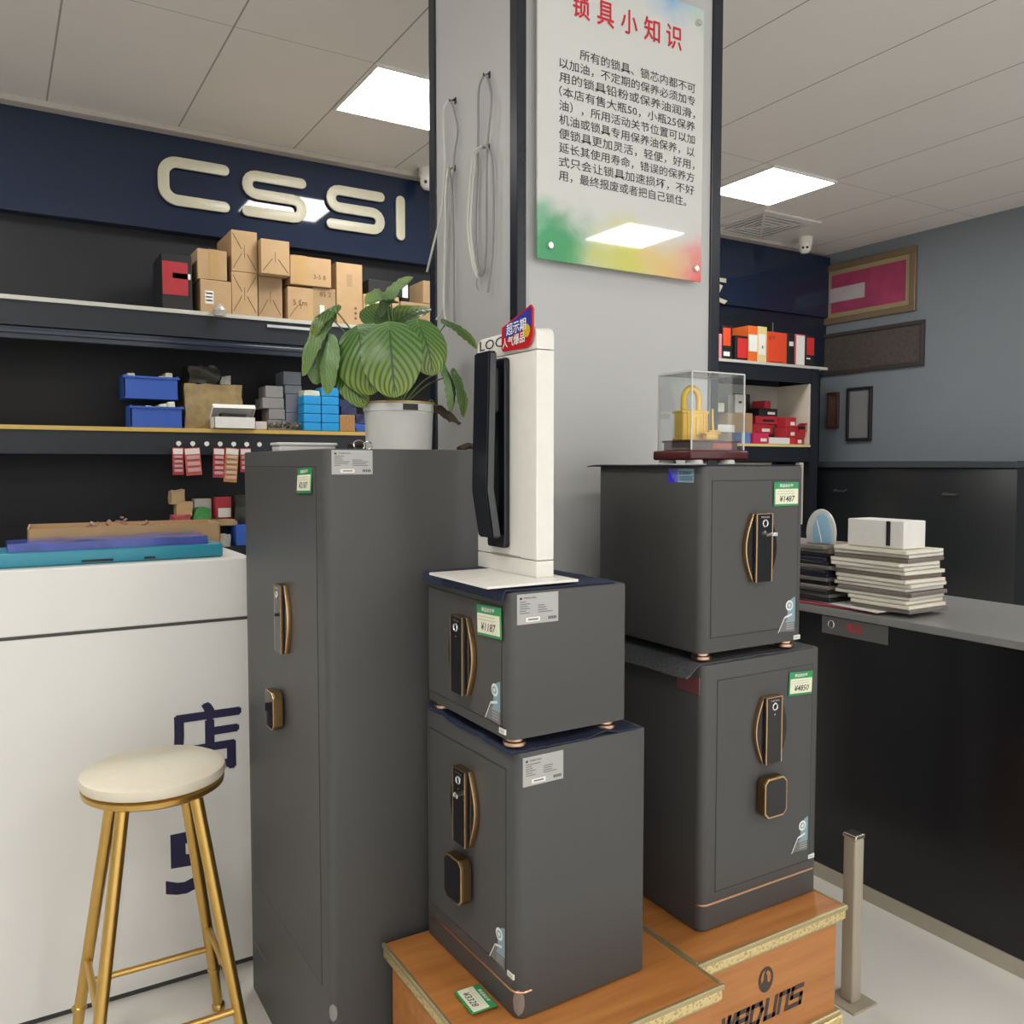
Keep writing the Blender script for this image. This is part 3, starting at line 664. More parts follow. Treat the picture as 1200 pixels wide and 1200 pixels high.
# ------------------------------------------------------------------ cloths and mats
def cloth(name, label, cat, m, x0, x1, y0, y1, z, ov, thick=0.005, amp=0.004, seed=0, nx=44, ny=44, hang=0.6, lift=0.0):
    l, r, f, b = ov
    t = bmesh.new(); g = []
    for i in range(nx + 1):
        row = []
        for j in range(ny + 1):
            s = x0 - l + (x1 - x0 + l + r) * i / nx; q = y0 - f + (y1 - y0 + f + b) * j / ny
            nz = noise.noise(Vector((s * 14, q * 14, seed))); n2 = noise.noise(Vector((s * 40, q * 40, seed + 5)))
            x, y, zz = s, q, z + thick + max(0, nz) * amp + abs(n2) * amp * 0.35
            dx = max(0, x0 - s) + max(0, s - x1); dy = max(0, y0 - q) + max(0, q - y1)
            wob = 0.004 * noise.noise(Vector((s * 25, q * 25, seed + 9)))
            if dx > 0:
                k = min(dx, 0.010) + max(0, dx - 0.010) * (1 - hang); x = (x0 - k - 0.003 - abs(wob)) if s < x0 else (x1 + k + 0.003 + abs(wob)); zz -= max(0, dx - 0.006) * hang - lift * dx
            if dy > 0:
                k = min(dy, 0.010) + max(0, dy - 0.010) * (1 - hang); y = (y0 - k - 0.003 - abs(wob)) if q < y0 else (y1 + k + 0.003 + abs(wob)); zz -= max(0, dy - 0.006) * hang
            row.append(t.verts.new((x, y, zz)))
        g.append(row)
    for i in range(nx):
        for j in range(ny): t.faces.new((g[i][j], g[i + 1][j], g[i + 1][j + 1], g[i][j + 1]))
    bmesh.ops.recalc_face_normals(t, faces=t.faces[:])
    bmesh.ops.solidify(t, geom=t.faces[:], thickness=thick * 0.7)
    o = B(); o.merge(t); o = o.build(name, m, None, True)
    return tag(o, label, cat)
cloth('cloth', 'navy cloth draped over the upper middle safe under the white lock stand', 'cloth', navycloth, 0.815, 1.060, 1.366, 1.705, 1.2635, (0.030, 0.0, 0.003, 0.0), 0.005, 0.003, 1, hang=0.85)
cloth('cloth', 'rumpled navy cloth between the two middle safes', 'cloth', navycloth, 0.830, 1.120, 1.362, 1.72, 0.9585, (0.012, 0.0, 0.003, 0.0), 0.004, 0.010, 2, hang=0.9)
cloth('mat', 'thin black mat on the upper right safe, jutting out behind its left edge', 'mat', blackcloth, 1.338, 1.655, 1.405, 1.775, 1.4975, (0.020, 0.0, 0.0, 0.03), 0.003, 0.0012, 3, hang=0.12)
cloth('mat', 'grey meshed mat drooping between the two right safes', 'mat', greymesh, 1.350, 1.715, 1.41, 1.79, 1.0525, (0.075, 0.0, 0.0, 0.0), 0.004, 0.006, 4, hang=0.42)

# ------------------------------------------------------------------ white lock stand
ls = thing('lock_display_stand', 'white upright display stand with a black smart door lock on its left face', 'display stand', (0.908, 1.4125, 1.2735))
B().box(-0.140, 0.064, -0.052, 0.192, 0, 0.005, 0.001).build('base_plate', white, ls)
B().box(0, 0.041, 0, 0.238, 0.005, 0.038, 0.002).build('plinth_block', white, ls)
B().box(0, 0.041, 0, 0.238, 0.0395, 0.450, 0.002).build('upright', white, ls)
B().prism(rrect(0, 0.238, 0.4515, 0.496, 0.002)[:0] + [(0, 0.4515), (0.238, 0.4515)] + arc(0.238 - 0.02, 0.476, 0.02, 0, 90) + arc(0.02, 0.476, 0.02, 90, 180), (0, 0, 0), YA, ZA, XA, 0.041, 0.002).build('header', white, ls, True)
f = B(); f.text('LOCK', (-0.0006, 0.226, 0.470), -YA, ZA, w=0.135, h=0.021, bold=0.006); f.build('lettering', ink, ls)
B().box(-0.0006, 0.002, 0.060, 0.180, 0.0405, 0.043).build('inset_line', mat('stand_shadow', (0.45, 0.43, 0.38), 0.6), ls)
B().prism(rrect(0.100, 0.172, 0.056, 0.445, 0.008), (0, 0, 0), YA, ZA, -XA, 0.014, 0.003).build('lock_back_plate', navyslab, ls, True)
B().prism(rrect(0.122, 0.156, 0.335, 0.425, 0.006), (-0.0142, 0, 0), YA, ZA, -XA, 0.010, 0.002).build('lock_neck', slabside, ls)
f = B()
prof = [(-0.052, 0.455), (-0.059, 0.175), (-0.043, 0.078), (-0.024, 0.078), (-0.040, 0.178), (-0.034, 0.455)]
t = bmesh.new(); vs = [t.verts.new((a, 0.094, c)) for a, c in prof]; fa = t.faces.new(vs)
r_ = bmesh.ops.extrude_face_region(t, geom=[fa]); bmesh.ops.translate(t, vec=(0, 0.064, 0), verts=[q for q in r_['geom'] if isinstance(q, bmesh.types.BMVert)])
bmesh.ops.recalc_face_normals(t, faces=t.faces[:]); bmesh.ops.bevel(t, geom=t.edges[:], offset=0.003, segments=2, affect='EDGES')
f.merge(t); hd = f.build('lock_handle', navyslab, ls)
B().prism([(a * 0.96 - 0.0012, c) for a, c in ((-0.050, 0.450), (-0.0575, 0.176), (-0.043, 0.082), (-0.027, 0.082), (-0.0435, 0.178), (-0.037, 0.450))], (0, 0.0938, 0), XA, ZA, -YA, 0.0004).build('handle_edge', slabside, hd)
pt = thing('promotion_tag', 'small red and blue acrylic tag with white characters leaning on the lock stand header', 'tag', (0.905, 1.4125, 1.732))
f = B(); f.prism([(0.122, 0.048), (0.012, 0.078), (0.004, 0.070), (0.004, 0.022)] + [(0.014, 0.002), (0.028, -0.004), (0.118, -0.001), (0.124, 0.006)], (0, 0, 0), YA, ZA, -XA, 0.004, 0.0005); f.build('panel', mat('tag_red', (0.50, 0.02, 0.025), 0.12), pt)
f = B(); f.prism([(0.108, 0.048), (0.014, 0.073), (0.009, 0.068), (0.009, 0.036), (0.108, 0.024)], (-0.0043, 0, 0), YA, ZA, -XA, 0.0002); f.build('blue_band', mat('tag_blue', (0.04, 0.05, 0.32), 0.12), pt)
f = B(); f.prism([(0.026 + 0.013 * math.cos(q * PI / 10), 0.030 + 0.013 * math.sin(q * PI / 10)) for q in range(20)], (-0.0046, 0, 0), YA, ZA, -XA, 0); f.build('yellow_dot', mat('tag_yellow', (0.65, 0.42, 0.02), 0.2), pt)
f = B(); ang = Vector((0, -1, 0.06)).normalized()
f.text('超示期', (-0.0049, 0.102, 0.028), ang, ZA, w=0.075, h=0.024, bold=0.01); f.text('人气爆品', (-0.0049, 0.118, 0.004), ang, ZA, w=0.086, h=0.021, bold=0.01)
f.build('lettering', wtxt, pt)

# ------------------------------------------------------------------ golden padlock in an acrylic case
gc = thing('display_case', 'clear acrylic case on a maroon wooden base, on the upper right safe', 'display case', (1.345, 1.452, 1.5035))
BW, BD = 0.182, 0.132
B().box(0, BW, 0, BD, 0.008, 0.030, 0.005, 3).build('base', maroon, gc, True)
B().box(0.020, BW - 0.020, 0.018, BD - 0.018, 0.030, 0.052).build('raised_step', brownw, gc)
B().box(0.016, BW - 0.016, 0.014, BD - 0.014, 0.049, 0.054, 0.0015).build('step_lip', maroon, gc)
B().box(0.082, 0.145, 0.0165, 0.019, 0.034, 0.047, 0.0008).build('plaque', plaque, gc)
for x, y in ((0.030, 0.022), (0.130, 0.022), (0.030, 0.112), (0.130, 0.112)):
    B().lathe([(0, -0.0005), (0.021, -0.0005), (0.019, 0.0085), (0, 0.0085)], (x, y, 0), 20).build('foam_foot', whitep, gc)
f = B(); a0, a1, b0, b1, zt = 0.009, BW - 0.009, 0.009, BD - 0.009, 0.208
f.box(a0, a1, b0, b0 + 0.002, 0.031, zt); f.box(a0, a1, b1 - 0.002, b1, 0.031, zt); f.box(a0, a0 + 0.002, b0 + 0.002, b1 - 0.002, 0.031, zt); f.box(a1 - 0.002, a1, b0 + 0.002, b1 - 0.002, 0.031, zt); f.box(a0, a1, b0, b1, zt, zt + 0.002)
f.build('acrylic_cover', acrm, gc)
f = B(); w = 0.0014
for x in (a0, a1):
    for y in (b0, b1): f.box(x - w, x + w, y - w, y + w, 0.031, zt)
for y in (b0, b1): f.box(a0, a1, y - w, y + w, zt - w, zt + w)
for x in (a0, a1): f.box(x - w, x + w, b0, b1, zt - w, zt + w)
f.build('cover_edge', acredge, gc)
pl = thing('golden_padlock', 'golden padlock with a key standing in the acrylic case', 'padlock', (1.420, 1.528, 1.5580), R(-4))
pl.scale = (0.86, 0.86, 0.92)
f = B().box(-0.050, 0.038, -0.020, 0.020, 0, 0.077, 0.005, 3)
for x in (-0.036, -0.024, 0.020, 0.030): f.box(x, x + 0.004, -0.0225, 0.0225, 0.001, 0.073, 0.001)
f.box(-0.053, 0.041, -0.022, 0.022, 0.068, 0.075, 0.002); f.box(-0.053, 0.041, -0.022, 0.022, 0, 0.006, 0.002)
f.box(-0.006, 0.010, -0.024, -0.018, 0.012, 0.060, 0.002)
f.build('lock_body', lockgold, pl, True)
B().tube([(-0.032, 0, 0.070), (-0.032, 0, 0.095)] + [(-0.006 - 0.026 * math.cos(R(a)), 0, 0.103 + 0.030 * math.sin(R(a))) for a in range(0, 181, 20)] + [(0.020, 0, 0.095), (0.020, 0, 0.070)], 0.0085, 14).build('shackle', lockgold, pl, True)
f = B().box(0.012, 0.052, -0.045, -0.026, 0, 0.016, 0.002); f.box(0.004, 0.060, -0.046, -0.025, 0.016, 0.020, 0.001); f.build('key_stand', lockgold, pl, True)
f = B(); f.tube([(0.046, -0.030, 0.020), (0.044, -0.030, 0.050), (0.043, -0.030, 0.080)], 0.0038, 10, r1=0.0026); f.tube([(0.030, -0.032, 0.022), (0.062, -0.034, 0.024)], 0.003, 8, smooth=False); f.build('key', lockgold, pl, True)

# ------------------------------------------------------------------ potted plant on the tall safe (local x across, y away, z up)
pp = thing('potted_plant', 'potted plant with big ribbed heart-shaped leaves in a white pot on the tall safe', 'plant', (0.935, 2.135, 1.5355), R(-31.1))
B().lathe([(0, 0), (0.084, 0), (0.087, 0.003), (0.091, 0.100), (0.0915, 0.101), (0.0905, 0.103), (0.0935, 0.105), (0.094, 0.126), (0.089, 0.126), (0.087, 0.10), (0, 0.098)], k=48).build('pot', potw, pp, True)
B().lathe([(0.0945, 0.124), (0.0952, 0.126), (0.0945, 0.130), (0.089, 0.130), (0.088, 0.126)], k=48).build('pot_rim', mat('rim_brass', (0.48, 0.34, 0.14), 0.4, 0.4), pp, True)
B().lathe([(0, 0.112), (0.06, 0.115), (0.088, 0.112)], k=32).build('soil', soil, pp, True)
t = bmesh.new(); rows = []
for q in range(6):
    a = R(-90 + 14 + q * 5.0); rows.append([t.verts.new((0.0948 * math.cos(a), 0.0948 * math.sin(a), zz)) for zz in (0.106, 0.122)])
for A, C in zip(rows, rows[1:]): t.faces.new((A[0], C[0], C[1], A[1]))
f = B(); f.merge(t); pl_ = f.build('pot_label', black, pp)
def leaf(base, tip, nrm, wid, m=None, sag=0.0, fold=0.0, lobe=0.16, curl=0.0, wave=0.004, root=None, seed=0):
    base, tip, nrm = Vector(base), Vector(tip), Vector(nrm)
    d = tip - base; Ln = d.length; d.normalize(); nrm = (nrm - d * nrm.dot(d)).normalized(); sd = d.cross(nrm)
    t = bmesh.new(); uvl = t.loops.layers.uv.new('uv'); nu, nv = 24, 30; g = []
    for j in range(nv + 1):
        v = j / nv; row = []
        hw = wid / 2 * (math.sin(PI * min(1, v ** 0.78)) ** 0.50) if 0 < v < 1 else 0.0
        hw = max(hw, 0.0006)
        for i in range(nu + 1):
            u = 2 * i / nu - 1; au = abs(u)
            x = u * hw
            along = Ln * v - lobe * Ln * (au ** 1.3) * (1 - v) ** 2.2
            z = sag * math.sin(PI * v) + fold * (au * hw) - curl * (v ** 2) * Ln + 0.0016 * math.cos(2 * PI * (v * 7 - au * 4.25)) * (1 - abs(2 * v - 1) ** 4)
            z += wave * noise.noise(Vector((u * 2 + seed * 3, v * 4, seed))) * (0.3 + au)
            row.append((t.verts.new(base + d * along + sd * x + nrm * z), (u / 2 + .5, v)))
        g.append(row)
    for j in range(nv):
        for i in range(nu):
            q = (g[j][i], g[j][i + 1], g[j + 1][i + 1], g[j + 1][i])
            fc = t.faces.new([a[0] for a in q])
            for lp, a in zip(fc.loops, q): lp[uvl].uv = a[1]
            fc.smooth = True
    b = B(); b.merge(t); o = b.build('leaf', m or leafm, pp, False)
    for p in o.data.polygons: p.use_smooth = True
    if root is not None:
        r0 = Vector(root); md = (r0 + base) / 2 + Vector((0, 0.01, 0.02))
        B().tube([r0, md, base + nrm * 0.001], 0.0028, 8, r1=0.0018).build('petiole', stemg, o, True)
def P(px, py, y=0.0):  # across / up in metres on the plant's own axes
    return (px * 0.00228 * (1 + y / 2.3) - y * 0.131, y, py * 0.00228 * (1 + y / 2.3))
rt = (0.0, 0.0, 0.112)
leaf(P(-10, 142, -0.095), P(-4, 62, -0.135), (0.05, -1, 0.30), 0.155, sag=0.016, fold=-0.12, root=rt, seed=1, lobe=0.12)
leaf(P(-46, 140, -0.060), P(-30, 66, -0.105), (-0.22, -1, 0.22), 0.160, sag=0.016, fold=-0.15, root=rt, seed=2, lobe=0.10)
leaf(P(24, 146, -0.040), P(40, 88, -0.07), (0.50, -0.85, 0.25), 0.125, sag=0.016, fold=-0.15, root=rt, seed=3)
leaf(P(-6, 146, 0.0), P(34, 168, 0.075), (-0.35, -0.75, 0.75), 0.125, sag=0.010, fold=0.10, root=rt, seed=4)
leaf(P(-28, 150, -0.02), P(-20, 172, 0.06), (0.0, -0.8, 0.6), 0.09, sag=0.006, root=rt, seed=5)
leaf(P(-12, 166, -0.02), P(18, 202, -0.03), (-0.75, -0.55, 0.1), 0.060, leafu, sag=0.006, fold=0.5, root=rt, seed=6, lobe=0.3)
leaf(P(-8, 172, -0.02), P(-38, 170, -0.06), (0.1, -0.45, 0.85), 0.085, leafu, sag=0.010, fold=0.35, root=rt, seed=7, lobe=0.25)
leaf(P(-80, 158, -0.05), P(-112, 88, -0.05), (-0.65, -0.75, 0.25), 0.070, leafu, sag=0.022, fold=-0.4, root=rt, seed=8)
leaf(P(-74, 166, -0.03), P(-102, 132, -0.06), (-0.45, -0.5, 0.75), 0.085, leafm, sag=0.020, fold=-0.3, root=rt, seed=9)
leaf(P(-82, 128, -0.07), P(-84, 66, -0.09), (-0.55, -0.85, 0.1), 0.068, leafu, sag=0.010, fold=-0.5, root=rt, seed=10)
leaf(P(-98, 122, -0.03), P(-96, 78, -0.04), (0.35, -0.9, 0.1), 0.055, leafu, sag=0.008, fold=-0.3, root=rt, seed=11)
leaf(P(-62, 92, -0.05), P(-38, 52, -0.075), (-0.3, -0.9, 0.4), 0.075, leafm, sag=0.010, fold=0.2, root=rt, seed=12)
leaf(P(56, 150, 0.03), P(92, 120, 0.02), (0.25, -0.3, 0.9), 0.075, leafm, sag=0.012, fold=-0.1, root=rt, seed=13)
leaf(P(54, 96, -0.02), P(62, 46, -0.03), (0.85, -0.45, 0.15), 0.050, leafu, sag=0.014, fold=-0.35, root=rt, seed=14)
leaf(P(66, 90, 0.0), P(76, 40, -0.01), (0.9, -0.35, 0.1), 0.065, leafm, sag=0.014, fold=-0.2, root=rt, seed=15)
leaf(P(44, 52, 0.0), P(72, 32, -0.01), (0.2, -0.6, 0.7), 0.030, deadb, sag=0.012, fold=-0.8, root=(0.07, 0, 0.118), seed=16, wave=0.012)
dl = thing('dead_leaf', 'curled brown dead leaf lying right of the white pot on the tall safe', 'leaf', (1.095, 2.035, 1.5355))
f = B(); f.tube([(-0.03, 0, 0.004), (0, 0.008, 0.016), (0.02, 0, 0.012), (0.03, 0.01, 0.022)], 0.011, 8, r1=0.003); f.build('crumpled_blade', deadb, dl, True)
dl = thing('dead_leaf', 'brown dried leaf clump lying left of the white pot on the tall safe', 'leaf', (0.845, 2.175, 1.5355))
f = B(); f.tube([(-0.03, 0, 0.010), (-0.01, 0.008, 0.020), (0.015, 0, 0.018), (0.03, 0.01, 0.008)], 0.012, 8, r1=0.006); f.build('crumpled_blade', deadb, dl, True)
kr = thing('steel_rings', 'small pair of steel rings lying on the tall safe left of the pot', 'rings', (0.790, 2.02, 1.5355))
for dx, r_ in ((-0.012, 0.014), (0.012, 0.011)):
    B().tube([(dx + r_ * math.cos(q * PI / 10), 0.003 * math.sin(q), 0.013 + r_ * math.sin(q * PI / 10) * 0.85) for q in range(20)], 0.0016, 6, True, False).build('ring', silver, kr, True)
o = B().prism(rrect(-0.078, 0.078, -0.035, 0.035, 0.008), (0, 0, 0), XA, YA, ZA, 0.016, 0.003).build('white_tray', potw, None, True)
o.location = (0.722, 2.28, 1.5355); tag(o, 'flat white plastic lid lying on the back left of the tall safe', 'lid')
B().prism(rrect(-0.082, 0.082, -0.039, 0.039, 0.008), (0, 0, 0.016), XA, YA, ZA, 0.008, 0.002).build('lid_rim', potw, o, True)

# ------------------------------------------------------------------ shelving racks along the back wall
YS, YB = 4.65, 5.0
def rack_unit(label, x0, x1, levels, uprights, loc_y=YS):
    r = thing('shelf_rack', label, 'shelf rack', (x0, YB, 0))
    w = x1 - x0; d = YB - loc_y
    for zt, lip, over, depth in levels:
        B().box(0.0, w + over, -d - depth, 0, zt - 0.020, zt).build('shelf_board', lip, r)
        B().box(0.0, w, -d + 0.01, -d + 0.03, zt - 0.135, zt - 0.020).build('front_rail', rack, r)
    for u in uprights:
        f = B(); f.box(u - x0, u - x0 + 0.012, -d + 0.002, 0, 0, levels[0][0] + 0.0); f.box(u - x0 - 0.015, u - x0 + 0.065, -d - 0.002, -d + 0.012, 0, levels[0][0] - 0.02); f.build('upright', rack, r)
    return r
lr = rack_unit('dark navy metal shelf rack along the back wall left of the column', -0.30, 2.85, [(2.288, shelfl, 0, 0), (1.688, yellow, 0, 0.0), (1.075, rack, 0, 0.0)], [-0.28, 2.75])
f = B(); f.box(0, 3.15, -0.33, -0.30, 2.09, 2.15, 0.004); f.box(0, 3.15, -0.345, -0.33, 2.115, 2.135, 0.003); f.build('canopy_rail', mat('rack_navy_gloss', (0.02, 0.028, 0.05), 0.2), lr)
B().box(0, 3.15, -0.345, -0.335, 1.555, 1.655).build('hook_rail', rack, lr)
B().box(0, 3.15, -0.06, -0.04, 1.08, 1.66).build('back_board', rackback, lr)
B().box(1.58, 1.86, -0.352, -0.3495, 2.235, 2.249).build('price_strip', mat('strip_clear', (0.55, 0.56, 0.56), 0.2), lr)
rr_ = rack_unit('dark navy metal shelf rack on the back wall right of the column', 4.0, 5.66, [(2.280, shelfl, 0.10, 0.0), (1.662, paley, -0.088, 0.0), (1.02, rack, 0, 0.0)], [4.03, 5.59])
B().box(1.553, 1.573, -0.34, 0, 1.665, 2.14).build('side_panel', mat('panel_cream', (0.62, 0.57, 0.47), 0.6), rr_)
B().box(0.0, 1.553, -0.02, -0.005, 1.665, 2.14).build('back_board', mat('panel_cream_grey', (0.36, 0.34, 0.30), 0.6), rr_)
f = B(); f.box(1.46, 1.50, -0.348, -0.30, 1.03, 1.52, 0.004); f.box(0.0, 1.50, -0.02, -0.005, 1.03, 1.52); f.build('lower_panel', mat('panel_cream', (0.62, 0.57, 0.47), 0.6), rr_)
B().box(0.0, 1.53, -0.337, -0.325, 1.585, 1.600, 0.003).build('lower_rail_ridge', mat('rack_navy_gloss', (0.02, 0.028, 0.05), 0.2), rr_)
B().box(0.70, 1.52, 0.02, 0.028, 2.36, 2.68).build('back_frame', rack, rr_)

def carton(name, label, c, x0, x1, z0, z1, m, y0=4.665, d=0.26, group=None, tapes=(), bev=0.003, rz=0.0, extra=None):
    w, h_ = x1 - x0, z1 - z0
    o = thing(name, label, c, ((x0 + x1) / 2, y0 + d / 2, z0), rz, group)
    B().box(-w / 2, w / 2, -d / 2, d / 2, 0.0008, h_, bev).build('carton_body', m, o)
    for tp in tapes:
        k = tp[0]
        if k == 'v': B().box(tp[1] * w - w / 2, tp[2] * w - w / 2, -d / 2 - 0.0012, d / 2 + 0.0004, 0.004, h_ + 0.0012).build('tape_strip', tp[3] if len(tp) > 3 else tape, o)
        elif k == 'l': B().box(tp[1] * w - w / 2, tp[2] * w - w / 2, -d / 2 - 0.0016, -d / 2 + 0.001, tp[3] * h_, tp[4] * h_).build('label_panel', tp[5], o)
        elif k == 'x':
            f = B()
            for a in ((0.06, 0.08, 0.40, 0.45), (0.94, 0.08, 0.60, 0.45), (0.06, 0.92, 0.40, 0.55), (0.94, 0.92, 0.60, 0.55))[:tp[1]]:
                f.tube([((a[0] - .5) * w, -d / 2 - 0.0006, a[1] * h_), ((a[2] - .5) * w, -d / 2 - 0.0006, a[3] * h_)], 0.0018, 5, smooth=False)
            f.tube([(0, -d / 2 - 0.0006, 0.35 * h_), (0, -d / 2 - 0.0006, 0.65 * h_)], 0.0014, 5, smooth=False)
            f.build('fold_crease', kraft_fold, o)
        elif k == 't': B().text(tp[1], (tp[2] * w - w / 2, -d / 2 - 0.0022, tp[3] * h_), XA, ZA, w=tp[4] * w, bold=0.01).build('printing', tp[5], o)
    if extra: extra(o, w, d, h_)
    return o
kraft_fold = mat('kraft_crease', (0.17, 0.10, 0.05), 0.8)
ZU = 2.289
carton('cardboard_box', 'cardboard box with a white label, bottom of the leftmost pair on the top shelf', 'box', 0.945, 1.100, ZU, 2.455, kraft, tapes=[('l', 0.14, 0.42, 0.26, 0.66, whitep), ('l', 0.17, 0.38, 0.34, 0.38, binblue), ('l', 0.17, 0.38, 0.45, 0.49, binblue), ('l', 0.17, 0.38, 0.56, 0.60, binblue)])
carton('cardboard_box', 'cardboard box with a broad tape band, top of the leftmost pair on the top shelf', 'box', 0.933, 1.080, 2.456, 2.610, kraft, tapes=[('v', 0.38, 0.72)])
carton('cardboard_box', 'creased cardboard box under the tallest one on the top shelf', 'box', 1.102, 1.236, ZU, 2.512, kraft, tapes=[('x', 4)])
carton('cardboard_box', 'cardboard box whose top reaches highest on the top shelf', 'box', 1.104, 1.238, 2.513, 2.728, kraft, d=0.33, tapes=[('x', 3)])
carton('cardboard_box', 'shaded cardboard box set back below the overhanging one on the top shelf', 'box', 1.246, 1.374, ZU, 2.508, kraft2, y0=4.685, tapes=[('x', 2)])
carton('cardboard_box', 'cardboard box jutting forward at the top of the third stack on the top shelf', 'box', 1.244, 1.396, 2.509, 2.690, kraft, y0=4.615, d=0.30, tapes=[('x', 2)])
carton('cardboard_box', 'wide cardboard box with a tape band and marker scribbles on the top shelf', 'box', 1.414, 1.643, 2.480, 2.636, kraft, tapes=[('v', 0.08, 0.40), ('t', '3-5 8', 0.56, 0.25, 0.3, kraft_fold)])
carton('cardboard_box', 'scribbled cardboard box below the wide taped one on the top shelf', 'box', 1.398, 1.540, ZU, 2.466, kraft, tapes=[('x', 1), ('t', '5 Lm', 0.2, 0.45, 0.55, kraft_fold)])
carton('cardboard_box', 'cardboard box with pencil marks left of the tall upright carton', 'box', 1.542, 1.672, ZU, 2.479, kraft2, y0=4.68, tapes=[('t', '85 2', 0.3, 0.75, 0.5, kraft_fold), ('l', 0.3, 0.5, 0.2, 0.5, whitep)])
def dots(o, w, d, h_):
    for k in range(3):
        B().prism([(0.22 * w + 0.008 * math.cos(q * PI / 8), 0.08 * h_ + k * 0.028 + 0.008 * math.sin(q * PI / 8)) for q in range(16)], (0, -d / 2 - 0.0008, 0.01), XA, ZA, -YA, 0).build('printed_dot', kraft_fold, o)
carton('cardboard_box', 'tall upright cardboard carton with three printed dots', 'box', 1.674, 1.826, ZU, 2.628, kraft, extra=dots, tapes=[('l', 0.4, 0.6, 0.62, 0.82, kraft2)])
carton('cardboard_box', 'low cardboard box with a white paper behind the plant tip', 'box', 1.830, 2.050, ZU, 2.470, kraft, tapes=[('l', 0.10, 0.55, 0.1, 0.8, whitep)])
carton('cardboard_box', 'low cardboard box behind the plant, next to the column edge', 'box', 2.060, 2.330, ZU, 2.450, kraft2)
carton('black_box', 'black box with a white corner lying on the low cardboard box behind the plant tip', 'box', 1.862, 2.105, 2.4715, 2.555, black, d=0.2, tapes=[('l', 0.86, 1.0, 0.0, 0.9, whitep)])
carton('cardboard_box', 'small cardboard box on top of the others right at the column edge', 'box', 2.205, 2.330, 2.4515, 2.585, kraft2, d=0.2)
carton('red_pack', 'red pack in a dark frame left of the boxes on the top shelf', 'box', 0.76, 0.905, ZU + 0.0, 2.565, black, tapes=[('l', 0.02, 0.86, 0.26, 0.86, red), ('l', 0.35, 0.95, 0.56, 0.66, whitep)])
o = B().lathe([(0, -0.035), (0.03, -0.03), (0.034, 0), (0.02, 0.02), (0.006, 0.032), (0, 0.03)], k=16).build('clear_bag', clearbag, None, True); o.location = (1.03, 4.628, 2.30); o.scale = (1, 0.5, 1); tag(o, 'small crumpled clear bag hanging over the top shelf edge below the labelled box', 'bag')

ZM = 1.689
def bin_(label, x0, x1, z0, z1, y0=4.66, d=0.2):
    o = thing('storage_bin', label, 'bin', ((x0 + x1) / 2, y0 + d / 2, z0)); w = x1 - x0; h_ = z1 - z0
    f = B(); f.box(-w / 2, w / 2, -d / 2, d / 2, 0.001, 0.006); f.box(-w / 2, w / 2, -d / 2, -d / 2 + 0.005, 0.006, h_ * 0.85); f.box(-w / 2, w / 2, d / 2 - 0.005, d / 2, 0.006, h_); f.box(-w / 2, -w / 2 + 0.005, -d / 2, d / 2, 0.006, h_); f.box(w / 2 - 0.005, w / 2, -d / 2, d / 2, 0.006, h_)
    f.build('tub', binblue, o)
    B().box(-w / 2 - 0.006, w / 2 + 0.006, -d / 2 - 0.006, -d / 2 + 0.006, h_ * 0.85, h_ * 0.95, 0.002).build('rim', binblue, o)
    f = B(); rr = random.Random(x0 + z0)
    for k in range(5): f.box(-w * 0.4 + k * w * 0.17, -w * 0.26 + k * w * 0.17, -d * 0.35, d * 0.3, 0.008, h_ * (0.95 + 0.25 * rr.random()), 0.006, M=Matrix.Rotation(R(rr.uniform(-6, 6)), 4, 'Y'))
    tag(f.build('contents', cream, o), kind='stuff')
bin_('bright blue storage bin on the middle shelf at the left edge', 0.60, 0.845, ZM, 1.80)
bin_('blue storage bin stacked on the lower one at the left edge of the middle shelf', 0.58, 0.838, 1.835, 1.955, 4.72)
def rough_box(name, label, c, m, x0, x1, z0, z1, y0, d, amp=0.006, seed=0, group=None):
    t = bmesh.new(); bmesh.ops.create_cube(t, size=1); bmesh.ops.subdivide_edges(t, edges=t.edges[:], cuts=7, use_grid_fill=True)
    w, h_ = x1 - x0, z1 - z0
    for v in t.verts:
        v.co = Vector((v.co.x * w, v.co.y * d, (v.co.z + .5) * h_ + 0.001)); k = noise.noise_vector(v.co * 18 + Vector((seed, 0, 0))) * amp
        v.co += Vector((k.x, k.y, k.z * min(1, v.co.z / h_ * 2)))
    o = B(); o.merge(t); o = o.build(name, m, None, True); o.location = ((x0 + x1) / 2, y0 + d / 2, z0); tag(o, label, c, group); return o
rough_box('taped_carton', 'large carton wrapped all over in shiny brown tape on the middle shelf', 'box', tapew, 0.872, 1.165, ZM, 1.925, 4.74, 0.22, 0.008, 3)
rough_box('plastic_bag', 'crumpled dark plastic bag lying on the tape-wrapped carton', 'bag', bagdark, 0.895, 1.045, 1.930, 2.020, 4.76, 0.16, 0.026, 4)
rough_box('clear_pouch', 'small clear pouch lying on the right end of the tape-wrapped carton', 'bag', clearbag, 1.065, 1.115, 1.930, 1.972, 4.77, 0.08, 0.012, 5)
ob = thing('open_box', 'white open box with a raised lid in front of the tape-wrapped carton', 'box', (1.100, 4.68, ZM))
f = B(); a, d, h_ = 0.105, 0.10, 0.062
f.box(-a, a, -d / 2, -d / 2 + 0.003, 0.001, h_); f.box(-a, a, d / 2 - 0.003, d / 2, 0.001, h_); f.box(-a, -a + 0.003, -d / 2, d / 2, 0.001, h_); f.box(a - 0.003, a, -d / 2, d / 2, 0.001, h_); f.box(-a, a, -d / 2, d / 2, 0.001, 0.004)
f.build('tray', whitep, ob)
Ml = Matrix.Translation((0, d / 2, h_)) @ Matrix.Rotation(R(-38), 4, 'X')
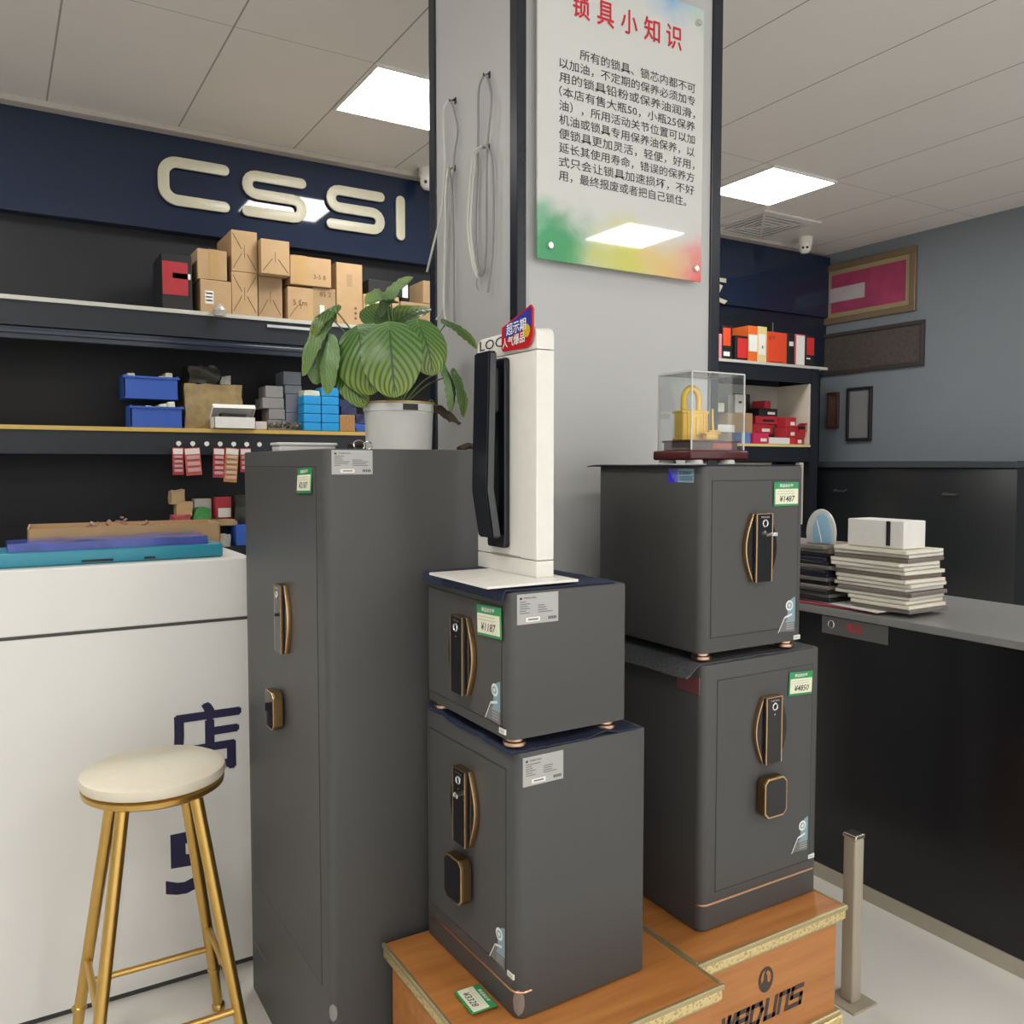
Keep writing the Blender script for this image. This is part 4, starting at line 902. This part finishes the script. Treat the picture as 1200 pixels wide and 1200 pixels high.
f = B(); f.box(-a - 0.004, a + 0.004, -d - 0.002, 0, 0, 0.003, M=Ml); f.box(-a - 0.004, a + 0.004, -d - 0.004, -d - 0.001, -0.022, 0.003, M=Ml); f.box(-a - 0.004, -a - 0.001, -d, 0, -0.022, 0.002, M=Ml); f.box(a + 0.001, a + 0.004, -d, 0, -0.022, 0.002, M=Ml)
f.build('lid', whitep, ob)
rough_box('dark_parts', 'dark metal parts lying in the white open box', 'parts', bagdark, 1.035, 1.165, ZM + 0.006, ZM + 0.080, 4.652, 0.06, 0.006, 8)
carton('small_box', 'small pinkish white box right of the open white box', 'box', 1.210, 1.275, ZM, 1.733, mat('pinkish_white', (0.60, 0.54, 0.52), 0.6), d=0.1)
for i, (x0, x1, z0, z1, lab) in enumerate(((1.300, 1.398, ZM, 1.748, 'light grey box at the bottom of the four-high grey stack'), (1.306, 1.394, 1.749, 1.807, 'light grey box second from the bottom of the grey stack'),
                                        (1.272, 1.390, 1.808, 1.866, 'light grey box jutting left, third in the grey stack'), (1.290, 1.386, 1.867, 1.932, 'light grey box on top of the four-high grey stack'))):
    carton('grey_box', lab, 'box', x0, x1, z0, z1, greyb, y0=4.735, d=0.15, group='grey box stack')
for i, (x0, x1, z0, z1, lab) in enumerate(((1.412, 1.506, ZM, 1.790, 'dull grey box low in the rear stack behind the blue boxes'), (1.412, 1.506, 1.791, 1.895, 'clear-lidded grey box midway in the rear stack'),
                                        (1.408, 1.504, 1.896, 1.945, 'pale grey box second from top of the rear stack'), (1.402, 1.502, 1.946, 2.020, 'bluish grey box on top of the rear stack behind the leaves'))):
    carton('grey_box', lab, 'box', x0, x1, z0, z1, greyb2, y0=4.78, d=0.16, group='rear grey box stack')
zz = [ZM, 1.735, 1.784, 1.833, 1.882]
pos = ['bottom', 'second from bottom', 'third from bottom', 'fourth from bottom']
for k in range(4):
    carton('blue_box', 'bright blue box, %s of the left blue column' % pos[k], 'box', 1.478, 1.576, zz[k], zz[k + 1] - 0.001, blue, d=0.11, group='left column of blue boxes', bev=0.004)
pos = ['bottom', 'second', 'third', 'fourth', 'topmost']
zz.append(1.932)
for k in range(5):
    carton('blue_box', 'bright blue box, %s counted upwards in the right blue column' % pos[k], 'box', 1.580, 1.680, zz[k], zz[k + 1] - 0.001, blue, d=0.11, group='right column of blue boxes', bev=0.004)
rough_box('parts_pack', 'yellowish pack of small parts on top of the left blue column', 'pack', cream, 1.485, 1.570, 1.883, 1.912, 4.67, 0.12, 0.008, 21)
carton('cardboard_box', 'small brown marbled box between the blue boxes and the plant pot', 'box', 1.684, 1.775, ZM, 1.782, mat('marbled_brown', (0.42, 0.22, 0.08), 0.7, 0, 0.6, 120), d=0.15)
for k, (x0, x1, z0, z1, lab) in enumerate(((1.700, 1.79, 1.783, 1.83, 'dark blue foil packet lying on the small brown marbled box'), (1.69, 1.80, 1.831, 1.868, 'dark blue foil packet on top of the pile by the plant pot'), (1.782, 1.86, ZM, 1.735, 'bright blue packet low behind the plant pot'), (1.785, 1.87, 1.736, 1.79, 'dark blue packet above the bright blue one behind the plant pot'))):
    rough_box('foil_packet', lab, 'packet', binblue if k == 2 else dblue, x0, x1, z0, z1, 4.68 + 0.0, 0.12, 0.006, 30 + k)
def clutter(label, x0, x1, z0, y0, d, n, seed, mats, name='metal_parts', c='parts', hmax=0.05):
    rr = random.Random(seed); f = B()
    for k in range(n):
        x, y, a = rr.uniform(x0, x1), rr.uniform(y0, y0 + d), rr.uniform(0.006, 0.016)
        M = Matrix.Translation((x, y, z0 + 0.019 + rr.uniform(0, hmax) * (1 - abs((x - (x0 + x1) / 2) / (x1 - x0)) * 1.4))) @ Matrix.Rotation(rr.uniform(0, 3), 4, Vector((rr.random(), rr.random(), rr.random())).normalized())
        f.box(-a, a, -a * .5, a * .5, -a * .4, a * .4, 0.001, 1, M=M)
    tag(f.build(name, mats, None), label, c, None, 'stuff')
clutter('loose heap of small metal lock parts in front of the grey stack', 1.295, 1.46, ZM, 4.672, 0.035, 90, 5, mat('metal_mix', (0.20, 0.19, 0.17), 0.3, 0.6, 0.8, 90), hmax=0.03)

# hooks with hanging packets under the yellow shelf
hx = [0.805, 0.872, 0.940, 1.006, 1.074, 1.140, 1.206]
for i, x in enumerate(hx):
    o = thing('display_hook', 'chrome display hook on the dark rail under the yellow shelf', 'hook', (x, 4.655, 1.600), 0, 'display hooks under the yellow shelf')
    B().tube([(0, 0, 0), (0, -0.05, 0), (0, -0.085, -0.006), (0, -0.095, 0.006)], 0.0026, 6).build('wire', silver, o, True)
    B().lathe([(0, 0), (0.012, 0), (0.012, 0.003), (0, 0.003)], k=14, M=Matrix.Translation((0, -0.094, 0.008)) @ Matrix.Rotation(R(90), 4, 'X')).build('end_cap', whitep, o)
def packet(label, i, w, h_, m, seed, lean=0.0, rows=4, n=0.0):
    x = hx[i]
    o = thing('blister_packet', label, 'packet', (x, 4.588 + n, 1.593)); o.rotation_euler = (0, R(lean), 0)
    B().box(-w / 2, w / 2, -0.003, 0.003, -h_, -0.006, 0.001).build('backing_card', m, o)
    B().box(-w / 2 + 0.003, w / 2 - 0.003, -0.0045, -0.002, -0.038, -0.010).build('header', whitep, o)
    for k in range(rows):
        z = -0.045 - (h_ - 0.05) * k / rows
        B().box(-w / 2 + 0.006, w / 2 - 0.006, -0.012, -0.002, z - (h_ - 0.05) / rows * 0.62, z, 0.003).build('blister', mat('blister_clear_' + m.name, tuple(min(1, c * 0.5 + 0.30) for c in m.node_tree.nodes['Mix'].inputs[6].default_value[:3]), 0.15), o)
pkred = mat('packet_red', (0.50, 0.05, 0.06), 0.4); pkor = mat('packet_orange', (0.62, 0.27, 0.08), 0.4); pkpink = mat('packet_coral', (0.62, 0.12, 0.09), 0.4)
packet('narrow red packet on the leftmost display hook', 0, 0.052, 0.142, pkred, 1)
packet('coral red packet with a tilted white header on the second display hook', 1, 0.076, 0.145, pkpink, 2, -4, 3)
packet('red and white packet on the fourth display hook', 3, 0.056, 0.158, pkred, 3, 2, 4)
packet('long orange packet on the fifth display hook', 4, 0.066, 0.182, pkor, 4, 5, 5)
packet('red packet half hidden behind the tall safe on the sixth display hook', 5, 0.056, 0.13, pkred, 5, 0, 3)

# goods on the lower shelf
ZL = 1.076
rough_box('kraft_parcel', 'brown paper parcel high at the left edge of the lower shelf', 'parcel', kraft2, 0.775, 0.838, 1.300, 1.372, 4.62, 0.10, 0.010, 40)
rough_box('kraft_parcel', 'brown taped parcel below the top one on the lower shelf', 'parcel', kraft, 0.800, 0.876, 1.240, 1.312, 4.62, 0.10, 0.008, 41)
rough_box('red_pouch', 'pinkish red pouch beside the parcels on the lower shelf', 'pouch', mat('pouch_red', (0.40, 0.07, 0.09), 0.4, 0, 0.5, 40), 0.782, 0.862, 1.195, 1.245, 4.60, 0.10, 0.012, 42)
rough_box('green_bag', 'crumpled green bag on the lower shelf', 'bag', greenbag, 0.885, 0.965, ZL, 1.278, 4.62, 0.10, 0.014, 43)
o = carton('white_box', 'white box with a small red logo standing on the lower shelf', 'box', 0.914, 1.000, 1.185, 1.322, mat('box_offwhite', (0.55, 0.52, 0.48), 0.6), y0=4.76, d=0.08, tapes=[('l', 0.68, 0.94, 0.06, 0.24, red)])
carton('red_white_box', 'red box with a white lower half beside the logo box', 'box', 1.008, 1.090, 1.215, 1.330, red, y0=4.70, d=0.1, tapes=[('l', 0.15, 0.95, 0.08, 0.5, whitep)])
carton('flat_carton', 'flat cardboard piece under the red and white box', 'carton', 0.96, 1.11, 1.18, 1.214, kraft2, y0=4.66, d=0.2)
carton('storage_box', 'dark storage box under the flat cardboard on the lower shelf', 'box', 0.90, 1.09, ZL, 1.179, black, y0=4.76, d=0.16)
rough_box('plastic_pouch', 'greyish plastic pouch behind the open carton on the counter', 'pouch', clearbag, 0.985, 1.055, ZL, 1.135, 4.58, 0.08, 0.012, 44)
carton('blue_tub', 'blue tub at the right end of the lower shelf next to the tall safe', 'tub', 1.092, 1.20, ZL, 1.185, binblue, y0=4.62, d=0.16)
rough_box('tool_roll', 'black tool roll standing behind the blue tub', 'tool roll', bagdark, 1.10, 1.165, 1.19, 1.335, 4.66, 0.08, 0.010, 45)

# ------------------------------------------------------------------ goods on the right rack
ZR = 2.281
specs = [(4.56, 4.617, 2.46, mat('pink_pale', (0.62, 0.25, 0.27), 0.5), [], 'pale pink box half hidden by the column edge'),
         (4.620, 4.722, 2.525, black, [('l', 0.08, 0.80, 0.40, 0.93, orred), ('l', 0.14, 0.74, 0.09, 0.22, whitep)], 'tall black box with an orange label on the right white shelf'),
         (4.752, 4.882, 2.462, black, [('l', 0.18, 0.94, 0.1, 0.9, redb)], 'black box with a red label, second box on the right white shelf'),
         (4.888, 4.985, 2.545, orange, [('l', 0.04, 0.96, 0.28, 0.75, whitep)], 'orange box with a white middle on the right white shelf'),
         (4.987, 5.085, 2.548, paley, [('l', 0.12, 0.84, 0.2, 0.78, whitep), ('l', 0.44, 0.6, 0.38, 0.46, redb)], 'pale yellow box with a white panel on the right white shelf'),
         (5.092, 5.306, 2.518, orred, [('t', 'U T', 0.06, 0.74, 0.3, black), ('l', 0.1, 0.8, 0.03, 0.05, black)], 'wide orange red box on the right white shelf'),
         (5.316, 5.392, 2.520, black, [('l', 0.2, 0.8, 0.60, 0.74, whitep)], 'narrow black box with a small white label on the right white shelf'),
         (5.402, 5.512, 2.522, mat('pink_edge', (0.60, 0.10, 0.13), 0.5), [('l', 0.08, 0.94, 0.02, 0.96, whitep)], 'white faced box with pink edges on the right white shelf'),
         (5.520, 5.626, 2.524, black, [('l', 0.1, 0.9, 0.36, 0.92, redb), ('l', 0.1, 0.5, 0.22, 0.27, whitep)], 'black box with a red label at the right end of the white shelf')]
for x0, x1, z1, m, tp, lab in specs:
    carton('product_box', lab, 'box', x0, x1, ZR, z1, m, y0=4.67, d=0.2, tapes=tp)
o = thing('chrome_ornament', 'small shiny gadget standing behind the first black boxes', 'gadget', (4.72, 4.90, ZR))
B().tube([(0, 0, 0), (0, 0, 0.30)], 0.006, 8, smooth=False).build('stem', silver, o)
f = B()
for a, c in ((0, 0), (0.03, 0.015), (-0.03, 0.01), (0.05, -0.01)): f.tube([(a, 0, 0.30 + c), (a + 0.012, -0.02, 0.325 + c)], 0.013, 8, smooth=False)
f.build('finials', silver, o)
o = thing('antenna_rod', 'thin dark rod rising behind the narrow black box', 'rod', (5.40, 4.90, ZR))
B().tube([(0, 0, 0), (0, 0, 0.36)], 0.009, 8, smooth=False, r1=0.005).build('rod', mat('rod_grey', (0.12, 0.12, 0.14), 0.3), o)
B().lathe([(0, 0), (0.03, 0), (0.03, 0.012), (0, 0.014)], k=16).build('base', black, o)
ZQ = 1.663
carton('cardboard_box', 'plain cardboard box at the back left of the red boxes', 'box', 4.80, 5.06, 1.745, 1.90, kraft2, y0=4.78, d=0.14)
carton('cardboard_box', 'low cardboard box supporting the plain one on the right rack', 'box', 4.60, 5.06, ZQ, 1.744, kraft2, y0=4.78, d=0.14)
carton('small_white_box', 'small white box with a dark mark on the plain cardboard box', 'box', 4.885, 4.995, 1.901, 2.04, whitep, y0=4.79, d=0.08, tapes=[('l', 0.3, 0.6, 0.52, 0.64, black)])
carton('small_white_box', 'small pale box seen through the acrylic case', 'box', 4.65, 4.77, 1.901, 1.97, cream, y0=4.79, d=0.08)
carton('white_tray_box', 'long white tray seen through the acrylic case', 'box', 4.55, 4.78, 1.745, 1.80, whitep, y0=4.69, d=0.07)
rough_box('black_bag', 'black plastic bag slumped behind the red boxes', 'bag', bagdark, 5.02, 5.19, ZQ, 2.06, 4.935, 0.04, 0.006, 50)
rb = [(5.08, 5.33, ZQ, 1.745, 4.80, black, 'dark box at the bottom of the red box heap', 0), (5.08, 5.31, 1.7455, 1.82, 4.80, red, 'red box with a black side above the dark bottom one', 3), (5.13, 5.37, 1.821, 1.885, 4.80, red, 'red box lying third in the left of the heap', -4),
      (5.15, 5.36, 1.8855, 1.945, 4.80, black, 'black box with white print in the heap', 2), (5.20, 5.28, 1.9455, 2.005, 4.80, red, 'small red box crowning the heap', 10),
      (5.345, 5.46, ZQ, 1.715, 4.70, redb, 'bright red box at the bottom of the right red column', 0), (5.345, 5.46, 1.7155, 1.795, 4.70, red, 'red box with white mark, second in the right red column', 2), (5.345, 5.46, 1.7955, 1.875, 4.70, red, 'red box with white mark, top of the right red column', -2)]
for k, (x0, x1, z0, z1, y0, m, lab, a) in enumerate(rb):
    carton('red_box', lab, 'box', x0, x1, z0, z1, m, y0=y0, d=0.12, rz=R(a), group='heap of red boxes', tapes=[('l', 0.45, 0.85, 0.22, 0.55, whitep)] if k in (1, 3, 6, 7) else ([('l', 0.3, 0.8, 0.3, 0.6, black)] if k == 2 else []))
ob = thing('open_red_box', 'open red box with flaps at the right end of the heap', 'box', (5.503, 4.735, 1.716), R(0))
f = B(); f.box(-0.042, 0.046, -0.05, 0.05, 0.001, 0.095); f.build('carton_body', red, ob)
B().box(-0.038, 0.040, -0.052, -0.048, 0.045, 0.09).build('opening', black, ob)
B().box(-0.042, 0.045, -0.003, 0.0, -0.004, 0.025, M=Matrix.Translation((0, -0.05, 0.047)) @ Matrix.Rotation(R(50), 4, 'X')).build('flap', redb, ob)
B().box(-0.042, 0.044, -0.03, 0.0, 0.0, 0.003, M=Matrix.Translation((0, -0.05, 0.095)) @ Matrix.Rotation(R(-30), 4, 'X')).build('flap', red, ob)
carton('red_box', 'flat red box under the open red one', 'box', 5.463, 5.545, ZQ, 1.7155, red, y0=4.69, d=0.1, group='heap of red boxes', tapes=[('l', 0.1, 0.6, 0.2, 0.7, whitep)])
carton('pink_box', 'pinkish red box with a white mark at the shelf front', 'box', 4.945, 5.105, ZQ, 1.742, pink, y0=4.655, d=0.1, tapes=[('l', 0.45, 0.85, 0.22, 0.5, whitep)])
carton('blue_white_box', 'blue and white box at the shelf front beside the acrylic case', 'box', 4.835, 4.925, ZQ, 1.745, mat('blue_mid', (0.10, 0.22, 0.55), 0.5), y0=4.67, d=0.1, tapes=[('l', 0.0, 0.3, 0, 1, whitep)])
carton('flat_white_box', 'flat white box at the front of the red box heap', 'box', 5.112, 5.340, ZQ, 1.712, whitep, y0=4.655, d=0.1)

# ------------------------------------------------------------------ right wall: frames, dark cabinet
def frame(label, y0, y1, z0, z1, fm, pm, fw, extra=None):
    o = thing('picture_frame', label, 'picture frame', (6.198, y0, z0)); w, h_ = y1 - y0, z1 - z0
    f = B(); f.box(-0.03, 0, 0, w, 0, fw, 0.004); f.box(-0.03, 0, 0, w, h_ - fw, h_, 0.004); f.box(-0.03, 0, 0, fw, fw, h_ - fw, 0.004); f.box(-0.03, 0, w - fw, w, fw, h_ - fw, 0.004); f.build('moulding', fm, o)
    B().box(-0.014, -0.002, fw - 0.002, w - fw + 0.002, fw - 0.002, h_ - fw + 0.002).build('picture', pm, o)
    if extra: extra(o, w, h_)
def red_pic(o, w, h_):
    B().box(-0.016, -0.012, 0.09, w - 0.09, 0.09, h_ - 0.09).build('red_field', mat('faded_red', (0.36, 0.05, 0.12), 0.4, 0, 0.4, 6), o)
    B().box(-0.018, -0.014, w - 0.42, w - 0.075, h_ * 0.36, h_ * 0.60, 0.003, M=None).build('pale_band', mat('faded_pale', (0.48, 0.44, 0.44), 0.4, 0, 0.2, 6), o)
frame('gold framed red certificate, topmost on the right wall', 4.18, 5.06, 2.70, 3.20, mat('frame_gold', (0.24, 0.17, 0.10), 0.4, 0.3), mat('certificate_paper', (0.35, 0.28, 0.15), 0.5), 0.05, red_pic)
frame('wide dark brown wooden plaque below the gold frame on the right wall', 4.10, 5.075, 2.27, 2.62, mat('dark_frame', (0.05, 0.042, 0.040), 0.4), mat('plaque_brown', (0.085, 0.07, 0.062), 0.4, 0, 0.5, 40), 0.03)
frame('small wooden framed picture below the wide plaque', 4.873, 4.985, 1.812, 2.12, mat('wood_frame', (0.075, 0.035, 0.028), 0.4), mat('brown_picture', (0.14, 0.075, 0.05), 0.4, 0, 0.5, 30), 0.02)
frame('tall dark framed picture right of the small wooden one', 4.55, 4.79, 1.70, 2.145, mat('black_frame', (0.02, 0.018, 0.018), 0.4), mat('grey_picture', (0.22, 0.22, 0.22), 0.4), 0.025)
cb = thing('filing_cabinet', 'long black cabinet with a chrome handle along the right wall', 'cabinet', (6.19, 3.2, 0))
B().box(-0.30, 0, 0, 1.77, 0.0, 1.48, 0.01).build('body', mat('cabinet_black', (0.018, 0.020, 0.022), 0.3), cb, True)
B().box(-0.33, 0.005, -0.01, 1.78, 1.48, 1.53, 0.006).build('top', mat('cabinet_top', (0.05, 0.058, 0.066), 0.35), cb)
for y in (0.46, 1.40): B().tube([(-0.30, y - 0.05, 1.30), (-0.335, y - 0.05, 1.29), (-0.335, y + 0.05, 1.29), (-0.30, y + 0.05, 1.30)], 0.007, 8, smooth=False).build('handle', mat('dull_handle', (0.12, 0.12, 0.12), 0.3, 0.6), cb, True)

# ------------------------------------------------------------------ dark service desk with paper piles
dk = thing('service_desk', 'black desk with a pale base strip behind the right safes', 'desk', (2.545, 0.85, 0))
B().box(0, 0.62, 0, 1.62, 0.05, 0.965, 0.003).build('body', blackdesk, dk)
B().box(-0.012, 0.64, -0.01, 1.63, 0.965, 0.992, 0.004).build('desk_top', mat('desk_grey', (0.22, 0.22, 0.21), 0.35), dk)
B().box(-0.006, 0.62, 0, 1.62, 0.0, 0.05).build('base_strip', mat('base_pale', (0.42, 0.38, 0.30), 0.5), dk)
sg = B().box(-0.004, 0.001, 0.94, 1.205, 0.90, 0.962, 0.001).build('sign_plate', mat('dark_silver', (0.16, 0.16, 0.16), 0.3, 0.4), dk)
f = B(); f.text('专业', (-0.0048, 1.10, 0.918), -YA, ZA, h=0.032, bold=0.02); f.build('red_lettering', redb, sg)
f = B(); f.tube([(-0.005, 1.165 + 0.012 * math.cos(q * PI / 8), 0.935 + 0.014 * math.sin(q * PI / 8)) for q in range(16)], 0.0015, 5, True, False); f.build('ring_mark', silver, sg)
rr = random.Random(3); z = 0.9925
def sheet(name, label, c, x0, y0, w, d, h_, m, rz, group):
    global z
    o = thing(name, label, c, (x0 + w / 2, y0 + d / 2, z), R(rz), group)
    B().box(-w / 2, w / 2, -d / 2, d / 2, 0.0003, h_ - 0.0006, min(0.002, h_ * 0.3), 1).build('cover', m, o)
    if m is creampap: B().box(-w / 2 - 0.0006, w / 2 - 0.008, -d / 2 - 0.0006, d / 2 - 0.008, h_ * 0.25, h_ * 0.75).build('page_block', whitep, o)
    z += h_
sheet('leaflet', 'red and white leaflet at the bottom of the paper pile, sticking out towards the safes', 'leaflet', 2.555, 1.86, 0.24, 0.40, 0.008, mat('leaflet_red', (0.40, 0.04, 0.07), 0.5), 3, None)
sheet('leaflet', 'white leaflet resting on the red one on the desk', 'leaflet', 2.558, 1.82, 0.22, 0.36, 0.006, whitep, -6, None)
fold = [black, mat('folder_grey', (0.14, 0.13, 0.12), 0.5), black, mat('folder_taupe', (0.20, 0.17, 0.15), 0.5), black, mat('folder_grey', (0.14, 0.13, 0.12), 0.5), mat('folder_navy', (0.02, 0.02, 0.05), 0.4), black, mat('folder_grey', (0.14, 0.13, 0.12), 0.5), black, mat('folder_navy', (0.02, 0.02, 0.05), 0.4), black, mat('folder_grey', (0.14, 0.13, 0.12), 0.5), mat('folder_taupe', (0.20, 0.17, 0.15), 0.5)]
zb = z
for k, m in enumerate(fold):
    sheet('folder', 'dark catalogue in the tall pile on the desk behind the upper right safe', 'folder', 2.565 + rr.uniform(-0.012, 0.012), 2.055 + rr.uniform(-0.012, 0.012) - (0.02 if k < 4 else 0), 0.22, 0.29, 0.0145, m, rr.uniform(-3, 3), 'dark catalogues piled on the desk')
zd = z; z = zb
for k in range(15):
    sheet('catalogue', 'cream catalogue in the light pile at the right end of the desk papers', 'catalogue', 2.575 + rr.uniform(-0.012, 0.012), 1.74 + rr.uniform(-0.012, 0.012) + k * 0.0015, 0.21, 0.285 - (0.06 if k < 3 else 0), 0.0140, creampap if k % 4 else mat('folder_taupe', (0.20, 0.17, 0.15), 0.5), rr.uniform(-3, 3), 'cream catalogues piled on the desk')
zc = z
mk = thing('face_mask', 'pale blue face mask in a clear sleeve standing on the dark catalogues', 'mask', (2.62, 2.125, zd))
f = B(); f.prism([(a * 0.062, 0.001 + 0.128 * c) for a, c in [(-1, 0), (1, 0)] + [(1.05 * math.cos(R(q)), 0.30 + 0.70 * math.sin(R(q))) for q in range(0, 181, 12)]], (0, 0, 0), -YA, ZA, -XA, 0.012, 0.003); f.build('clear_sleeve', mat('sleeve', (0.62, 0.64, 0.60), 0.2), mk, True)
f = B(); f.prism([(a * 0.044 + 0.008, 0.004 + 0.112 * c) for a, c in ((-0.8, 0), (1, 0), (1.0, 0.4), (0.7, 0.8), (0.2, 1.0), (-0.4, 0.9), (-0.9, 0.5))], (-0.013, 0, 0), -YA, ZA, -XA, 0.004, 0.001); f.build('mask_body', skyb, mk, True)
f = B(); f.tube([(-0.018, 0.012, 0.09), (-0.018, 0.0, 0.05), (-0.018, -0.012, 0.006)], 0.0018, 6); f.build('ear_loop', whitep, mk)
wbx = carton('white_box', 'white box with a black stripe on the cream catalogues', 'box', 2.60, 2.72, zc, zc + 0.095, whitep, y0=1.78, d=0.22, tapes=[])
B().box(-0.062, -0.059, -0.06, -0.045, 0.01, 0.093).build('black_stripe', black, wbx)

# ------------------------------------------------------------------ white counter at the left
ct = thing('reception_counter', 'white counter with dark blue Chinese lettering at the left', 'counter', (-0.845, 2.56, 0))
B().box(0.005, 1.495, 0.008, 0.60, 0.02, 1.045).build('front_panel', counterw, ct)
B().box(0.0, 1.5, 0.0, 0.62, 1.055, 1.228, 0.004).build('top_box', counterw, ct)
B().box(0.006, 1.494, 0.012, 0.6, 1.045, 1.055).build('shadow_gap', mat('gap_dark', (0.10, 0.10, 0.09), 0.7), ct)
B().box(0.005, 1.49, 0.02, 0.58, 0.0, 0.02).build('plinth_strip', mat('plinth_dark', (0.05, 0.05, 0.045), 0.6), ct)
B().box(1.484, 1.500, 0.0, 0.61, 0.02, 1.045, 0.002).build('corner_post', mat('counter_edge', (0.8, 0.8, 0.76), 0.35), ct)
f = B()
for k, (dx, dz) in enumerate(((0, 0), (0.005, 0), (-0.005, 0), (0, 0.004), (0, -0.004))): f.text('店', (1.254 + dx, 0.0074 - 0.0005 * k, 0.608 + dz), XA, ZA, w=0.199, h=0.202)
f.build('character', navyink, ct)
B().text('5', (1.238, 0.0074, 0.262), XA, ZA, w=0.130, h=0.182, bold=0.025).build('numeral', navyink, ct)
cs = thing('tool_case', 'teal tool case with a shiny blue cover on the white counter', 'case', (0.30, 2.72, 1.2285), R(2))
B().box(-0.30, 0.28, -0.10, 0.10, 0, 0.040, 0.006, 3).build('case_body', tealt, cs, True)
f = B(); f.box(-0.10, -0.02, -0.102, -0.099, 0.006, 0.012); f.box(0.06, 0.09, -0.102, -0.099, 0.006, 0.012); f.build('foot_slot', black, cs)
o = rough_box('x', None, None, purplec, -0.27, 0.24, 0.038, 0.062, -0.09, 0.18, 0.005, 60); o.name = 'case_cover'; o.parent = cs
oc = thing('open_carton', 'open cardboard carton on the white counter at the left edge', 'carton', (0.36, 2.98, 1.2285), R(-3))
f = B(); a, d, h_ = 0.27, 0.12, 0.085
f.box(-a, a, -d, -d + 0.004, 0.001, h_); f.box(-a, a, d - 0.004, d, 0.001, h_); f.box(-a, -a + 0.004, -d, d, 0.001, h_); f.box(a - 0.004, a, -d, d, 0.001, h_); f.box(-a, a, -d, d, 0.001, 0.004)
f.build('carton_body', kraft, oc)
clutter('assorted small packets heaped in the open carton on the counter', 0.15, 0.55, 1.255, 2.90, 0.14, 60, 9, mat('packets_mix', (0.35, 0.20, 0.14), 0.4, 0, 0.9, 30), 'packets', 'packets', 0.06)

# ------------------------------------------------------------------ bar stool
st = thing('bar_stool', 'round white cushioned bar stool with gold legs in front of the counter', 'stool', (0.318, 2.215, 0), R(0))
B().lathe([(0, 0.738), (0.150, 0.738), (0.163, 0.742), (0.167, 0.752), (0.164, 0.765), (0.152, 0.771), (0, 0.773)], k=56).build('seat_cushion', cushion, st, True)
B().lathe([(0, 0.715), (0.150, 0.715), (0.161, 0.722), (0.163, 0.734), (0.155, 0.738), (0, 0.738)], k=56).build('seat_ring', stoolgold, st, True)
for k in range(4):
    a = R(-45 + 90 * k); c, s = math.cos(a), math.sin(a)
    lg = B().tube([(0.112 * c, 0.112 * s, 0.717), (0.232 * c, 0.232 * s, 0.125), (0.252 * c, 0.252 * s, 0.0)], 0.0155, 14, smooth=False, r1=0.0125).build('leg', stoolgold, st, True)
    f = B(); M = Matrix.Translation((0.2335 * c, 0.2335 * s, 0.118)); f.lathe([(0.013, 0.0), (0.018, 0.003), (0.018, 0.010), (0.013, 0.014)], k=14, M=M)
    f.build('leg_collar', stoolgold, lg, True); B().lathe([(0, 0), (0.017, 0), (0.018, 0.012), (0.014, 0.018)], (0.252 * c, 0.252 * s, 0), 14).build('foot_cap', stoolgold, lg, True)
    b = a + R(90); z0_ = 0.255 if k % 2 == 0 else 0.19; q0 = 0.206 if k % 2 == 0 else 0.219
    B().tube([(q0 * c, q0 * s, z0_), (q0 * math.cos(b), q0 * math.sin(b), z0_)], 0.0085, 10, smooth=False).build('foot_rail', stoolgold, st, True)

# ------------------------------------------------------------------ slim beige post right of the plinths
bp = thing('barrier_post', 'slim beige post standing on the floor right of the right plinth', 'post', (2.02, 1.512, 0))
pm = mat('post_beige', (0.42, 0.37, 0.28), 0.4)
B().box(-0.02, 0.02, -0.02, 0.02, 0.006, 0.47, 0.006, 3).build('upright', pm, bp, True)
B().box(-0.05, 0.05, -0.05, 0.05, 0, 0.006, 0.002).build('base_plate', pm, bp)
B().box(-0.022, 0.022, -0.022, 0.022, 0.47, 0.482, 0.004).build('cap', silver, bp)
